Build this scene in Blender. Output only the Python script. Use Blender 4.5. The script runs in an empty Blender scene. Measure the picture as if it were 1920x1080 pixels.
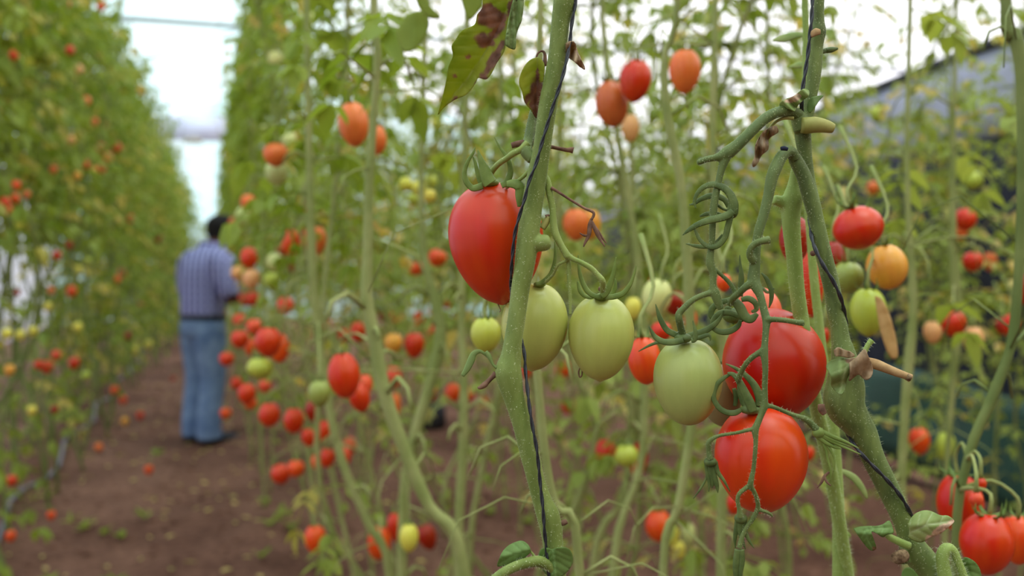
WORLD=1.7; SUN=1.8; FSTOP=5.6; EXPO=0.2
import bpy, bmesh, math, random
from mathutils import Vector, Matrix, noise, geometry
SC = bpy.context.scene; COL = SC.collection
R = random.Random(7)
PI = math.pi
F = 1920*35/36.0; H = 1.27; HOR = 500.0      # focal length in pixels, eye height, horizon row
V = Vector

def P(px, py, d):
    return V(((px-960)/F*d, d, H+(HOR-py)/F*d))

def lin(c, a=1.0):
    def f(x):
        x /= 255.0
        return x/12.92 if x <= .04045 else ((x+.055)/1.055)**2.4
    return (f(c[0]), f(c[1]), f(c[2]), a)

# ------------------------------------------------------------------ mesh building
class MB:
    def __init__(s): s.v=[]; s.f=[]; s.a={}; s.stems=[]
    def attr(s, name, val, n):
        l = s.a.setdefault(name, [0.0]*(len(s.v)-n)); 
        while len(l) < len(s.v)-n: l.append(0.0)
        l.extend([val]*n)

def crom(pts, sub):
    """Catmull-Rom through tuples of equal length"""
    out=[]; n=len(pts)
    for i in range(n-1):
        p0=pts[max(i-1,0)]; p1=pts[i]; p2=pts[i+1]; p3=pts[min(i+2,n-1)]
        for k in range(sub):
            t=k/sub
            out.append(tuple(.5*(2*b+(c-a)*t+(2*a-5*b+4*c-d)*t*t+(-a+3*b-3*c+d)*t*t*t) for a,b,c,d in zip(p0,p1,p2,p3)))
    out.append(tuple(pts[-1])); return out

def tube(mb, pts, rad, n=10, flat=1.0, up=None, tint=None, sub=1, rnd=0.0):
    """pts: Vectors, rad: radii; flat: the section's thickness ratio along 'up'"""
    if sub>1:
        q=crom([(p.x,p.y,p.z,r) for p,r in zip(pts,rad)], sub)
        pts=[V(a[:3]) for a in q]; rad=[max(a[3],1e-5) for a in q]
    m=len(pts); b0=len(mb.v); prev=None
    for i in range(m):
        t=(pts[min(i+1,m-1)]-pts[max(i-1,0)])
        t = t.normalized() if t.length>1e-9 else V((0,0,1))
        if up is not None:
            b = up - t*up.dot(t)
            b = b.normalized() if b.length>1e-6 else V((1,0,0))
        else:
            if prev is None:
                h=V((0,1,0)) if abs(t.y)<.8 else V((1,0,0))
                b=(h-t*h.dot(t)).normalized()
            else:
                b=(prev-t*prev.dot(t)); b = b.normalized() if b.length>1e-6 else prev
        prev=b; a=t.cross(b)
        r=rad[i]*(1+R.uniform(-rnd,rnd)) if rnd else rad[i]
        fl = flat[i] if isinstance(flat,(list,tuple)) else flat
        for k in range(n):
            an=2*PI*k/n
            mb.v.append(pts[i]+a*(math.cos(an)*r)+b*(math.sin(an)*r*fl))
    for i in range(m-1):
        for k in range(n):
            mb.f.append((b0+i*n+k,b0+i*n+(k+1)%n,b0+(i+1)*n+(k+1)%n,b0+(i+1)*n+k))
    mb.f.append(tuple(b0+k for k in reversed(range(n)))); mb.f.append(tuple(b0+(m-1)*n+k for k in range(n)))
    mb.stems.append((list(pts),list(rad)))
    if tint is not None: mb.attr('tint', tint, m*n)

def px2(pts, D=.6):
    """(px, py, w[, depth]) -> points and radii"""
    p=[];r=[];d=D
    for q in pts:
        if len(q)>3: d=q[3]
        p.append(P(q[0],q[1],d)); r.append(q[2]*.5/F*d)
    return p,r

def ptube(mb, pts, D=.6, n=12, flat=1.0, sub=4, tint=None, up=None):
    p,r=px2(pts,D); tube(mb,p,r,n=n,flat=flat,sub=sub,tint=tint,up=up)

def ribbon(mb, pts, D=.6, flat=.28, tint=None, n=8):
    """a leaf-like blade seen broadside, in the width given"""
    ptube(mb, pts, D, n=n, flat=flat, sub=5, tint=tint, up=V((.15,-1,.25)).normalized())

def ball(mb, c, rx, ry=None, rz=None, nu=12, nv=8, tint=None):
    ry=ry or rx; rz=rz or rx; b0=len(mb.v)
    mb.v.append(c+V((0,0,rz)))
    for j in range(1,nv):
        th=PI*j/nv
        for k in range(nu):
            ph=2*PI*k/nu
            mb.v.append(c+V((rx*math.sin(th)*math.cos(ph),ry*math.sin(th)*math.sin(ph),rz*math.cos(th))))
    mb.v.append(c-V((0,0,rz)))
    for k in range(nu): mb.f.append((b0,b0+1+k,b0+1+(k+1)%nu))
    for j in range(nv-2):
        for k in range(nu):
            a=b0+1+j*nu; mb.f.append((a+k,a+nu+k,a+nu+(k+1)%nu,a+(k+1)%nu))
    a=b0+1+(nv-2)*nu; l=len(mb.v)-1
    for k in range(nu): mb.f.append((l,a+(k+1)%nu,a+k))
    if tint is not None: mb.attr('tint',tint,len(mb.v)-b0)

def box(mb, c, sx, sy, sz, rz=0.0):
    b0=len(mb.v); cr,sr=math.cos(rz),math.sin(rz)
    for x in(-1,1):
        for y in(-1,1):
            for z in(-1,1):
                X=x*sx/2;Y=y*sy/2
                mb.v.append(c+V((X*cr-Y*sr,X*sr+Y*cr,z*sz/2)))
    for f in((0,1,3,2),(4,6,7,5),(0,4,5,1),(2,3,7,6),(0,2,6,4),(1,5,7,3)): mb.f.append(tuple(b0+i for i in f))

def mesh_of(name, mb, origin=V((0,0,0)), smooth=True):
    me=bpy.data.meshes.new(name)
    me.from_pydata([tuple(v-origin) for v in mb.v],[],mb.f)
    for k,l in mb.a.items():
        at=me.attributes.new(k,'FLOAT','POINT')
        l=l+[0.0]*(len(mb.v)-len(l)); at.data.foreach_set('value',l)
    if smooth: me.polygons.foreach_set('use_smooth',[True]*len(me.polygons))
    me.update(); return me

def put(name, mb, m, parent=None, origin=None, smooth=True, remesh=None, sm=6, solid=None, me=None):
    """link mb as ONE object; origin is where its own zero lies in the world"""
    wl=V((0,0,0)); q=parent
    while q is not None: wl+=V(q.location); q=q.parent
    if origin is None: origin = wl
    if me is None: me=mesh_of(name,mb,origin,smooth)
    o=bpy.data.objects.new(name,me); COL.objects.link(o)
    if parent is not None: o.parent=parent; o.location=origin-wl
    else: o.location=origin
    if m is not None and not me.materials: me.materials.append(m)
    if remesh:
        r=o.modifiers.new('r','REMESH'); r.mode='VOXEL'; r.voxel_size=remesh; r.use_smooth_shade=True
        if sm: s=o.modifiers.new('s','SMOOTH'); s.iterations=sm; s.factor=.5
    put.last=o
    if solid:
        s=o.modifiers.new('t','SOLIDIFY'); s.thickness=solid; s.offset=0
    return o

def tag(o, label=None, cat=None, group=None, kind=None):
    if label: o['label']=label
    if cat: o['category']=cat
    if group: o['group']=group
    if kind: o['kind']=kind
    return o

def thing(name, loc, label, cat, group=None):
    o=bpy.data.objects.new(name,None); COL.objects.link(o); o.location=loc; o.empty_display_size=.02
    return tag(o,label,cat,group)

def hairs(mb, per_m, lmin, lmax, r=.00007, skip=0):
    """fine straight hairs standing off every tube in mb"""
    h=MB()
    for pts,rad in mb.stems[skip:]:
        for i in range(len(pts)-1):
            seg=pts[i+1]-pts[i]; L=seg.length
            if L<1e-6: continue
            t=seg.normalized(); k=per_m*L; k=int(k)+(1 if R.random()<k-int(k) else 0)
            for _ in range(k):
                u=R.random(); c=pts[i]+seg*u; rr=rad[i]*(1-u)+rad[i+1]*u
                d=V((R.gauss(0,1),R.gauss(0,1),R.gauss(0,1))); d-=t*d.dot(t)
                if d.length<1e-3: continue
                d.normalize(); b=c+d*rr*.97; dd=(d+t*R.gauss(0,.18)+V((R.gauss(0,.12),0,R.gauss(0,.12)))).normalized()
                e=b+dd*R.uniform(lmin,lmax); s1=t*r; s2=t.cross(d)*r
                b0=len(h.v); h.v+= [b+s1,b-s1*.5+s2,b-s1*.5-s2,e]
                h.f+= [(b0,b0+1,b0+3),(b0+1,b0+2,b0+3),(b0+2,b0,b0+3)]
    return h

# ------------------------------------------------------------------ materials
def mat(name):
    m=bpy.data.materials.new(name); m.use_nodes=True; nt=m.node_tree; nt.nodes.clear()
    return m,nt
def nd(nt,t,**k):
    n=nt.nodes.new(t)
    for a,b in k.items():
        if a.startswith('i_'): n.inputs[a[2:].replace('_',' ')].default_value=b
        else: setattr(n,a,b)
    return n
def lk(nt,a,ao,b,bi): nt.links.new(a.outputs[ao],b.inputs[bi])
def ramp(nt,stops):
    r=nd(nt,'ShaderNodeValToRGB'); e=r.color_ramp.elements
    while len(e)<len(stops): e.new(.5)
    for x,(p,c) in zip(e,stops): x.position=p; x.color=c
    return r
def noisen(nt,scale,detail=3,rough=.5,vec=None,stretch=None,gen='Object'):
    tc=nd(nt,'ShaderNodeTexCoord'); n=nd(nt,'ShaderNodeTexNoise'); n.inputs['Scale'].default_value=scale
    n.inputs['Detail'].default_value=detail; n.inputs['Roughness'].default_value=rough
    if stretch:
        mp=nd(nt,'ShaderNodeMapping'); mp.inputs['Scale'].default_value=stretch; lk(nt,tc,gen,mp,0); lk(nt,mp,0,n,0)
    else: lk(nt,tc,gen,n,0)
    return n
def mixc(nt,fac,a,b,mode='MIX'):
    m=nd(nt,'ShaderNodeMix'); m.data_type='RGBA'; m.blend_type=mode
    for s,v in((0,fac),(6,a),(7,b)):
        if isinstance(v,(int,float)): m.inputs[s].default_value=v
        elif isinstance(v,tuple) and len(v)==4: m.inputs[s].default_value=v
        else: nt.links.new(v,m.inputs[s])
    return m.outputs[2]

def simple(name, c1, c2=None, scale=40, rough=.7, bump=0.0, bscale=None, spec=.3, sheen=0.0, dist=.001, stretch=None, metal=0.0):
    m,nt=mat(name); b=nd(nt,'ShaderNodeBsdfPrincipled'); o=nd(nt,'ShaderNodeOutputMaterial'); lk(nt,b,0,o,0)
    b.inputs['Roughness'].default_value=rough; b.inputs['Specular IOR Level'].default_value=spec; b.inputs['Metallic'].default_value=metal
    if c2:
        n=noisen(nt,scale,4,.6,stretch=stretch); r=ramp(nt,[(.35,lin(c1)),(.65,lin(c2))]); lk(nt,n,0,r,0); lk(nt,r,0,b,0)
    else: b.inputs[0].default_value=lin(c1)
    if sheen: b.inputs['Sheen Weight'].default_value=sheen; b.inputs['Sheen Roughness'].default_value=.4; b.inputs['Sheen Tint'].default_value=(.9,1,.7,1)
    if bump:
        n2=noisen(nt,bscale or scale*3,3); bp=nd(nt,'ShaderNodeBump'); bp.inputs['Strength'].default_value=bump; bp.inputs['Distance'].default_value=dist
        lk(nt,n2,0,bp,2); nt.links.new(bp.outputs[0],b.inputs['Normal'])
    return m

def stem_mat(name, c1, c2, hi, blot=None, bl_pos=.7):
    """hairy stem: mottled green, pale pin-prick glands, soft sheen"""
    m,nt=mat(name); b=nd(nt,'ShaderNodeBsdfPrincipled'); o=nd(nt,'ShaderNodeOutputMaterial'); lk(nt,b,0,o,0)
    n=noisen(nt,70,4,.6,stretch=(1,1,.35)); r=ramp(nt,[(.35,lin(c1)),(.65,lin(c2))]); lk(nt,n,0,r,0); col=r.outputs[0]
    v=nd(nt,'ShaderNodeTexVoronoi'); v.inputs['Scale'].default_value=650
    tc=nd(nt,'ShaderNodeTexCoord'); lk(nt,tc,'Object',v,0)
    vr=ramp(nt,[(.12,(1,1,1,1)),(.3,(0,0,0,1))]); lk(nt,v,0,vr,0)
    n3=noisen(nt,220,2); r3=ramp(nt,[(.5,(0,0,0,1)),(.62,(.75,.75,.75,1))]); lk(nt,n3,0,r3,0)
    mm=nd(nt,'ShaderNodeMath'); mm.operation='MULTIPLY'; nt.links.new(vr.outputs[0],mm.inputs[0]); nt.links.new(r3.outputs[0],mm.inputs[1])
    col=mixc(nt,mm.outputs[0],col,lin(hi))
    if blot:
        n4=noisen(nt,28,4,.6); r4=ramp(nt,[(bl_pos-.06,(0,0,0,1)),(bl_pos+.05,(.8,.8,.8,1))]); lk(nt,n4,0,r4,0)
        col=mixc(nt,r4.outputs[0],col,lin(blot))
    nt.links.new(col,b.inputs[0]); b.inputs['Roughness'].default_value=.55; b.inputs['Specular IOR Level'].default_value=.25
    b.inputs['Sheen Weight'].default_value=.25; b.inputs['Sheen Roughness'].default_value=.35; b.inputs['Sheen Tint'].default_value=(.85,1,.6,1)
    n5=noisen(nt,900,2); bp=nd(nt,'ShaderNodeBump'); bp.inputs['Strength'].default_value=.35; bp.inputs['Distance'].default_value=.0004
    lk(nt,n5,0,bp,2); nt.links.new(bp.outputs[0],b.inputs['Normal'])
    return m

def leaf_mat(name, c1, c2, dead, under=None, trans=.45, vein=None, scale=60):
    """thin leaf: diffuse + translucent; attribute tint turns it brown, attribute vein pales it"""
    m,nt=mat(name); o=nd(nt,'ShaderNodeOutputMaterial')
    n=noisen(nt,scale,3,.55); r=ramp(nt,[(.35,lin(c1)),(.68,lin(c2))]); lk(nt,n,0,r,0); col=r.outputs[0]
    if vein:
        a=nd(nt,'ShaderNodeAttribute',attribute_name='vein'); col=mixc(nt,a.outputs['Fac'],col,lin(vein))
    t=nd(nt,'ShaderNodeAttribute',attribute_name='tint')
    nd_=noisen(nt,scale*4,3); rd=ramp(nt,[(.3,lin(dead)),(.75,lin(tuple(min(255,x*1.35+12) for x in dead)))]); lk(nt,nd_,0,rd,0)
    col=mixc(nt,t.outputs['Fac'],col,rd.outputs[0])
    p=nd(nt,'ShaderNodeBsdfPrincipled'); p.inputs['Roughness'].default_value=.5; p.inputs['Specular IOR Level'].default_value=.3
    nt.links.new(col,p.inputs[0])
    tr=nd(nt,'ShaderNodeBsdfTranslucent'); c2_=mixc(nt,1.0,col,(1.0,1.0,.55,1),'MULTIPLY'); nt.links.new(c2_,tr.inputs[0])
    mx=nd(nt,'ShaderNodeMixShader'); mx.inputs[0].default_value=trans; lk(nt,p,0,mx,1); lk(nt,tr,0,mx,2); lk(nt,mx,0,o,0)
    return m

def tomato_mat(name, hero=False):
    """ripe colour comes from each fruit's own object colour"""
    m,nt=mat(name); b=nd(nt,'ShaderNodeBsdfPrincipled'); o=nd(nt,'ShaderNodeOutputMaterial'); lk(nt,b,0,o,0)
    oi=nd(nt,'ShaderNodeObjectInfo'); hs=nd(nt,'ShaderNodeHueSaturation')
    nt.links.new(oi.outputs['Color'],hs.inputs['Color'])
    n=noisen(nt,1.6,2,.5,stretch=(1,1,.5)); mr=nd(nt,'ShaderNodeMapRange'); mr.inputs[3].default_value=.499; mr.inputs[4].default_value=.511
    mr.inputs[1].default_value=.35; mr.inputs[2].default_value=.65
    lk(nt,n,0,mr,0); nt.links.new(mr.outputs[0],hs.inputs['Hue'])
    n2=noisen(nt,7,4,.6,stretch=(1,1,.12)); mr2=nd(nt,'ShaderNodeMapRange'); mr2.inputs[1].default_value=.3; mr2.inputs[2].default_value=.7
    mr2.inputs[3].default_value=.95; mr2.inputs[4].default_value=1.05; lk(nt,n2,0,mr2,0); nt.links.new(mr2.outputs[0],hs.inputs['Value'])
    nt.links.new(hs.outputs[0],b.inputs[0])
    b.inputs['Roughness'].default_value=.34 if hero else .3; b.inputs['Specular IOR Level'].default_value=.34
    b.inputs['Coat Weight'].default_value=.03; b.inputs['Coat Roughness'].default_value=.22
    n3=noisen(nt,60,3); bp=nd(nt,'ShaderNodeBump'); bp.inputs['Strength'].default_value=.04; bp.inputs['Distance'].default_value=.01
    lk(nt,n3,0,bp,2); nt.links.new(bp.outputs[0],b.inputs['Normal'])
    return m

M={}
M['stem']=stem_mat('stem_green',(104,118,50),(136,148,76),(204,208,156))
M['stem_r']=stem_mat('stem_grey_green',(82,94,46),(122,136,70),(190,194,144),blot=(84,62,50),bl_pos=.74)
M['stem_l']=stem_mat('stem_light_green',(128,148,66),(150,168,88),(196,206,140))
M['truss']=stem_mat('truss_green',(82,96,48),(110,122,66),(170,180,120))
M['truss_y']=stem_mat('truss_yellow_green',(128,146,66),(150,160,84),(200,205,150))
M['hair']=simple('stem_hair',(206,212,170),rough=.6,spec=.4)
M['sepal']=leaf_mat('sepal_green',(84,100,50),(116,130,70),(70,48,40),trans=.15,scale=120)
M['sepal_y']=leaf_mat('sepal_yellow_green',(110,128,54),(136,152,74),(90,66,40),trans=.15,scale=120)
M['brown']=simple('dried_brown',(92,62,48),(140,104,80),scale=160,rough=.85,bump=.5,bscale=500)
M['tan']=simple('dried_tan',(150,112,70),(188,152,104),scale=90,rough=.85,bump=.5,bscale=400,stretch=(1,1,1))
M['cork']=simple('cut_end',(92,68,44),(156,128,92),scale=400,rough=.9,bump=.6,bscale=900)
M['stubg']=simple('stub_olive',(140,140,64),(168,160,88),scale=60,rough=.6)
M['leaf']=leaf_mat('leaf_fresh',(104,132,60),(126,152,80),(120,90,60),vein=(140,170,98),trans=.3,scale=50)
M['leaf_y']=leaf_mat('leaf_yellowing',(152,166,50),(188,190,72),(124,88,72),vein=(186,190,96),trans=.6,scale=35)
M['leaf_u']=leaf_mat('leaf_underside',(134,150,82),(152,174,104),(120,90,60),vein=(180,190,130),trans=.35,scale=60)
M['leaf_p']=leaf_mat('leaf_pale',(140,162,86),(176,184,112),(182,150,124),vein=(196,204,150),trans=.3,scale=60)
M['leaf_d']=leaf_mat('leaf_dead',(146,114,80),(190,160,122),(100,70,54),trans=.25,scale=150)
M['dry_y']=leaf_mat('dry_yellow_leaf',(206,164,100),(226,188,124),(150,110,80),trans=.35,scale=40)
M['twine']=simple('black_twine',(22,22,24),(44,44,47),scale=600,rough=.45,spec=.5,bump=.4,bscale=900)
M['fruit']=tomato_mat('tomato_skin')
M['fol_a']=leaf_mat('foliage_left_row',(120,140,42),(156,166,68),(168,150,72),trans=.45,scale=6)
M['fol_b']=leaf_mat('foliage_bright',(128,150,46),(168,180,80),(180,150,78),trans=.5,scale=6)
M['fol_c']=leaf_mat('foliage_thin',(138,156,60),(176,186,94),(182,158,96),trans=.45,scale=6)
M['bgstem']=simple('far_stem',(126,136,68),(160,160,98),scale=12,rough=.7)
M['bgstem_d']=simple('far_stem_olive',(96,110,52),(128,136,74),scale=12,rough=.7)
M['calyx']=simple('calyx_green',(84,108,44),(112,134,60),scale=20,rough=.7)
# ------------------------------------------------------------------ greenhouse shell
UR=V((-.2873,.9578,0)); VR=V((.9578,.2873,0))      # along the rows, across them
def RW(u,v,z): return UR*u+VR*v+V((0,0,z))
def film(name, c, tr, across=None):
    m,nt=mat(name); o=nd(nt,'ShaderNodeOutputMaterial')
    n=noisen(nt,.35,2,.5); r=ramp(nt,[(.35,lin(c[0])),(.65,lin(c[1]))]); lk(nt,n,0,r,0); col=r.outputs[0]
    if across:      # film blends to another tint across the vault
        tc=nd(nt,'ShaderNodeTexCoord'); vm=nd(nt,'ShaderNodeVectorMath',operation='DOT_PRODUCT'); vm.inputs[1].default_value=tuple(VR); lk(nt,tc,'Object',vm,0)
        mr=nd(nt,'ShaderNodeMapRange'); mr.inputs[1].default_value=across[0]; mr.inputs[2].default_value=across[1]; nt.links.new(vm.outputs['Value'],mr.inputs[0])
        col=mixc(nt,mr.outputs[0],col,lin(across[2]))
    a=nd(nt,'ShaderNodeBsdfTransparent'); b=nd(nt,'ShaderNodeBsdfTranslucent'); nt.links.new(col,a.inputs[0]); nt.links.new(col,b.inputs[0])
    mx=nd(nt,'ShaderNodeMixShader'); mx.inputs[0].default_value=1-tr; lk(nt,a,0,mx,1); lk(nt,b,0,mx,2); lk(nt,mx,0,o,0)
    return m
M['film_roof']=film('greenhouse_film_white',((206,232,240),(218,238,246)),.62,(1.2,3.2,(248,247,255)))
M['film_end']=film('greenhouse_film_cyan',((202,240,242),(226,243,250)),.55)
M['film_side']=film('greenhouse_film_side',((216,218,238),(236,240,250)),.55)
M['pipe']=simple('galvanised_pipe',(196,200,206),(214,218,222),scale=20,rough=.5)
M['net']=simple('black_shade_net',(18,18,25),(44,46,64),scale=1.4,rough=.9)
M['net_g']=simple('grey_lilac_net',(156,154,176),(184,182,200),scale=2.5,rough=.9)
M['beam']=simple('dark_beam',(44,44,50),(64,62,66),scale=4,rough=.8)
M['tarp']=simple('green_tarpaulin',(30,60,50),(44,80,66),scale=2.0,rough=.65)

def struct(name, mb, m, **k):
    o=put(name,mb,m,**k); o['kind']='structure'; return o
V0,V1=-3.4,9.0; U0,U1=-4.0,24.5
# roof: a shallow vault of film
mb=MB(); NA=16; NU=20
for i in range(NU+1):
    u=U0+(U1-U0)*i/NU
    for k in range(NA+1):
        t=k/NA; v=V0+(V1-V0)*t; z=3.1+2.6*math.sin(PI*t)**.8
        mb.v.append(RW(u,v,z+.03*math.sin(i*2.1+k)))
for i in range(NU):
    for k in range(NA):
        a=i*(NA+1)+k; mb.f.append((a,a+1,a+NA+2,a+NA+1))
struct('ceiling',mb,M['film_roof'])
mb=MB()
for k in range(NA+1):
    t=k/NA; v=V0+(V1-V0)*t; z=3.1+2.6*math.sin(PI*t)**.8
    mb.v+= [RW(U1,v,-.05),RW(U1,v,z)]
for k in range(NA): mb.f.append((2*k,2*k+2,2*k+3,2*k+1))
struct('wall_far',mb,M['film_end'],smooth=False)
mb=MB(); mb.v=[RW(U0,V0,-.05),RW(U0,V1,-.05),RW(U0,V1,3.0),RW(U0,V0,3.0)]; mb.f=[(0,1,2,3)]  # unseen wall behind the camera, added to block light from there
struct('light_block_wall',mb,M['net'],smooth=False)
for nm,v in(('wall_left',V0),('wall_outer_right',V1)):
    mb=MB(); mb.v=[RW(U0,v,-.05),RW(U1,v,-.05),RW(U1,v,3.12),RW(U0,v,3.12)]; mb.f=[(0,1,2,3)]
    struct(nm,mb,M['film_side'],smooth=False)
# hoops and purlins carrying the film
n=0
for u in (7.5,12.5,17.5,22.5):
    mb=MB(); pts=[RW(u,V0+(V1-V0)*k/24,3.07+2.6*math.sin(PI*k/24)**.8) for k in range(25)]
    tube(mb,pts,[.025]*25,n=6); n+=1; struct('trim_%d'%n,mb,M['pipe'])
mb=MB(); tube(mb,[RW(9,V0,3.37),RW(9,V1,3.37)],[.028]*2,n=6)
n+=1; struct('trim_%d'%n,mb,M['pipe'])
# vent panel of lilac film in the far wall
mb=MB(); c=RW(24.3,-.3,4.5); box(mb,c,2.2,.03,.6,rz=math.atan2(VR.y,VR.x)); struct('window_1',mb,simple('vent_panel',(214,208,232),(226,222,240),scale=3,rough=.9))
mb=MB(); box(mb,RW(24.25,-.45,4.2),.4,.05,.14,rz=math.atan2(VR.y,VR.x)); n+=1; struct('trim_%d'%n,mb,simple('vent_sill',(176,164,150),rough=.9))

# black shade-net wall on the other side: bottom black, upper band lilac grey, dark beam on top
A=V((2.36,8.0,0)); Bp=V((2.61,5.27,0)); dw=(Bp-A).normalized()
W0=A-dw*14.5; W1=Bp+dw*4.5; ang=math.atan2(dw.y,dw.x); cw=(W0+W1)/2; Lw=(W1-W0).length
nw=V((-dw.y,dw.x,0)); 
if nw.x>0: nw=-nw
def wavy(z0,z1,amp,mb,off,nz=8,nl=120,thick=.02):
    b0=len(mb.v)
    for i in range(nl+1):
        for k in range(nz+1):
            p=W0+dw*(Lw*i/nl)+V((0,0,z0+(z1-z0)*k/nz)); q=amp*noise.noise(V((i*.35,k*.5,z0)))
            mb.v.append(p+nw*(off+q))
    for i in range(nl):
        for k in range(nz):
            a=b0+i*(nz+1)+k; mb.f.append((a,a+1,a+nz+2,a+nz+1))
mb=MB(); wavy(0,1.98,.05,mb,0); struct('wall_right',mb,M['net'],solid=.02)
mb=MB(); wavy(1.97,2.46,.02,mb,0,3); struct('wall_right_upper',mb,M['net_g'],solid=.02)
mb=MB(); box(mb,cw+V((0,0,2.475)),Lw,.06,.05,rz=ang); n+=1; struct('trim_%d'%n,mb,M['beam'])
mb=MB(); 
for i in range(121):
    for k in range(7):
        z=.07+.56*k/6; p=W0+dw*(Lw*i/120); q=.10+.05*noise.noise(V((i*.3,k*.35,5)))+.08*(1-k/6)
        mb.v.append(p+nw*q+V((0,0,z+.02*math.sin(i*.5))))
for i in range(120):
    for k in range(6):
        a=i*7+k; mb.f.append((a,a+1,a+8,a+7))
tag(put('tarpaulin',mb,M['tarp'],solid=.006),'long dark green tarpaulin hung low along the foot of the black net wall','tarpaulin')
mb=MB(); tube(mb,[P(806,800,7.9)*1.0,P(812,700,7.9),P(818,560,7.9),P(820,300,7.9)],[.045,.05,.05,.05],n=10)
t=thing('post',V((P(806,800,7.9).x,7.9,0)),'dark post wrapped in black plastic standing far behind the stems','post')
put('shaft',mb,M['net'],t)
mb=MB(); tube(mb,[V((t.location.x+.03,7.9,0)),V((t.location.x+.03,7.9,.14)),V((t.location.x+.03,7.9,.2))],[.1,.095,.06],n=12); put('base',mb,M['beam'],t)

# soil
m,nt=mat('red_brown_soil'); b=nd(nt,'ShaderNodeBsdfPrincipled'); o=nd(nt,'ShaderNodeOutputMaterial'); lk(nt,b,0,o,0)
n1=noisen(nt,1.1,5,.6); r1=ramp(nt,[(.3,lin((96,64,52))),(.7,lin((152,112,92)))]); lk(nt,n1,0,r1,0)
n2=noisen(nt,28,5,.7); r2=ramp(nt,[(.3,lin((150,140,135))),(.7,(1,1,1,1))]); lk(nt,n2,0,r2,0)
c=mixc(nt,1.0,r1.outputs[0],r2.outputs[0],'MULTIPLY'); nt.links.new(c,b.inputs[0]); b.inputs['Roughness'].default_value=.95; b.inputs['Specular IOR Level'].default_value=.1
bp=nd(nt,'ShaderNodeBump'); bp.inputs['Strength'].default_value=.9; bp.inputs['Distance'].default_value=.02; lk(nt,n2,0,bp,2); nt.links.new(bp.outputs[0],b.inputs['Normal'])
M['soil']=m
def gz(x,y):
    v=V((x,y,0)).dot(VR); u=V((x,y,0)).dot(UR)
    z=.025*noise.noise(V((x*1.3,y*1.3,0)))+.018*noise.noise(V((x*4,y*4,3)))
    for c,hh in((-1.2,.09),(.25,.06),(.75,.05),(1.3,.06),(1.9,.06)):
        z+=hh*math.exp(-((v-c)/.22)**2)
    return z-.03
mb=MB(); NX,NY=230,300
for j in range(NY+1):
    t=j/NY; u=-4+28.5*t**1.5
    for i in range(NX+1):
        v=-4.0+13.5*i/NX; p=RW(u,v,0); p.z=gz(p.x,p.y); mb.v.append(p)
for j in range(NY):
    for i in range(NX):
        a=j*(NX+1)+i; mb.f.append((a,a+1,a+NX+2,a+NX+1))
struct('floor',mb,M['soil'])
# clods, straw-coloured litter and seedlings (nobody could count them)
mb=MB()
for _ in range(2600):
    u=R.uniform(1.2,14); v=R.uniform(-2,3); p=RW(u,v,0); p.z=gz(p.x,p.y); s=R.uniform(.008,.028)
    ball(mb,p,s,s*R.uniform(.6,1),s*.6,nu=6,nv=4)
tag(put('soil_clods',mb,M['soil'],smooth=False),'loose crumbs and clods of red brown soil on the path','soil',kind='stuff')
def leaflet(mb, b, d, up, L, W, tint):
    """one folded, drooping leaflet"""
    s=d.cross(up).normalized(); n_=s.cross(d).normalized(); i=len(mb.v)
    mb.v+= [b, b+d*L*.3+s*W*.5+n_*W*.12, b+d*L*.3-s*W*.5+n_*W*.12, b+d*L*.3-n_*W*.06,
            b+d*L*.7+s*W*.36-n_*L*.05, b+d*L*.7-s*W*.36-n_*L*.05, b+d*L*.68-n_*L*.1, b+d*L-n_*L*.22]
    mb.f+= [(i,i+3,i+1),(i,i+2,i+3),(i+1,i+3,i+6,i+4),(i+3,i+2,i+5,i+6),(i+4,i+6,i+7),(i+6,i+5,i+7)]
    mb.attr('tint',tint,8)
mb=MB()
for _ in range(700):
    u=R.uniform(1.2,12); v=R.choice([R.gauss(-1.15,.35),R.gauss(.3,.4),R.uniform(-1,2)]); p=RW(u,v,0); p.z=gz(p.x,p.y)+.012
    a=R.uniform(0,2*PI); leaflet(mb,p,V((math.cos(a),math.sin(a),.25)),V((R.gauss(0,.3),R.gauss(0,.3),1)),R.uniform(.03,.06),R.uniform(.012,.03),R.uniform(.5,1))
tag(put('fallen_leaves',mb,M['fol_c']),'dry fallen leaf scraps scattered over the soil','fallen leaves',kind='stuff')
mb=MB()
for k in range(70):
    u,v=(R.gauss(4.4,1.0),R.gauss(-.55,.25)) if k<32 else (R.uniform(1.4,9),R.gauss(.6,.5))
    p=RW(u,v,0); p.z=gz(p.x,p.y)
    for q in range(R.randint(4,9)):
        a=R.uniform(0,2*PI); leaflet(mb,p+V((0,0,.01)),V((math.cos(a),math.sin(a),R.uniform(.4,1.6))).normalized(),V((0,0,1)),R.uniform(.03,.08),R.uniform(.015,.03),0.0)
tag(put('seedlings',mb,M['fol_b']),'small green weeds sprouting from the soil beside the rows','weeds',kind='stuff')
# drip hose at the foot of the row beyond the path
mb=MB(); pts=[]
for k in range(40):
    p=RW(2.5+k*.4,-.98+.04*math.sin(k*1.3),0); p.z=gz(p.x,p.y)+.012; pts.append(p)
tube(mb,pts,[.012]*40,n=7); tag(put('irrigation_hose',mb,simple('grey_hose',(120,116,124),rough=.6)),'thin grey irrigation hose lying along the foot of the dense row','hose')

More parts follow.
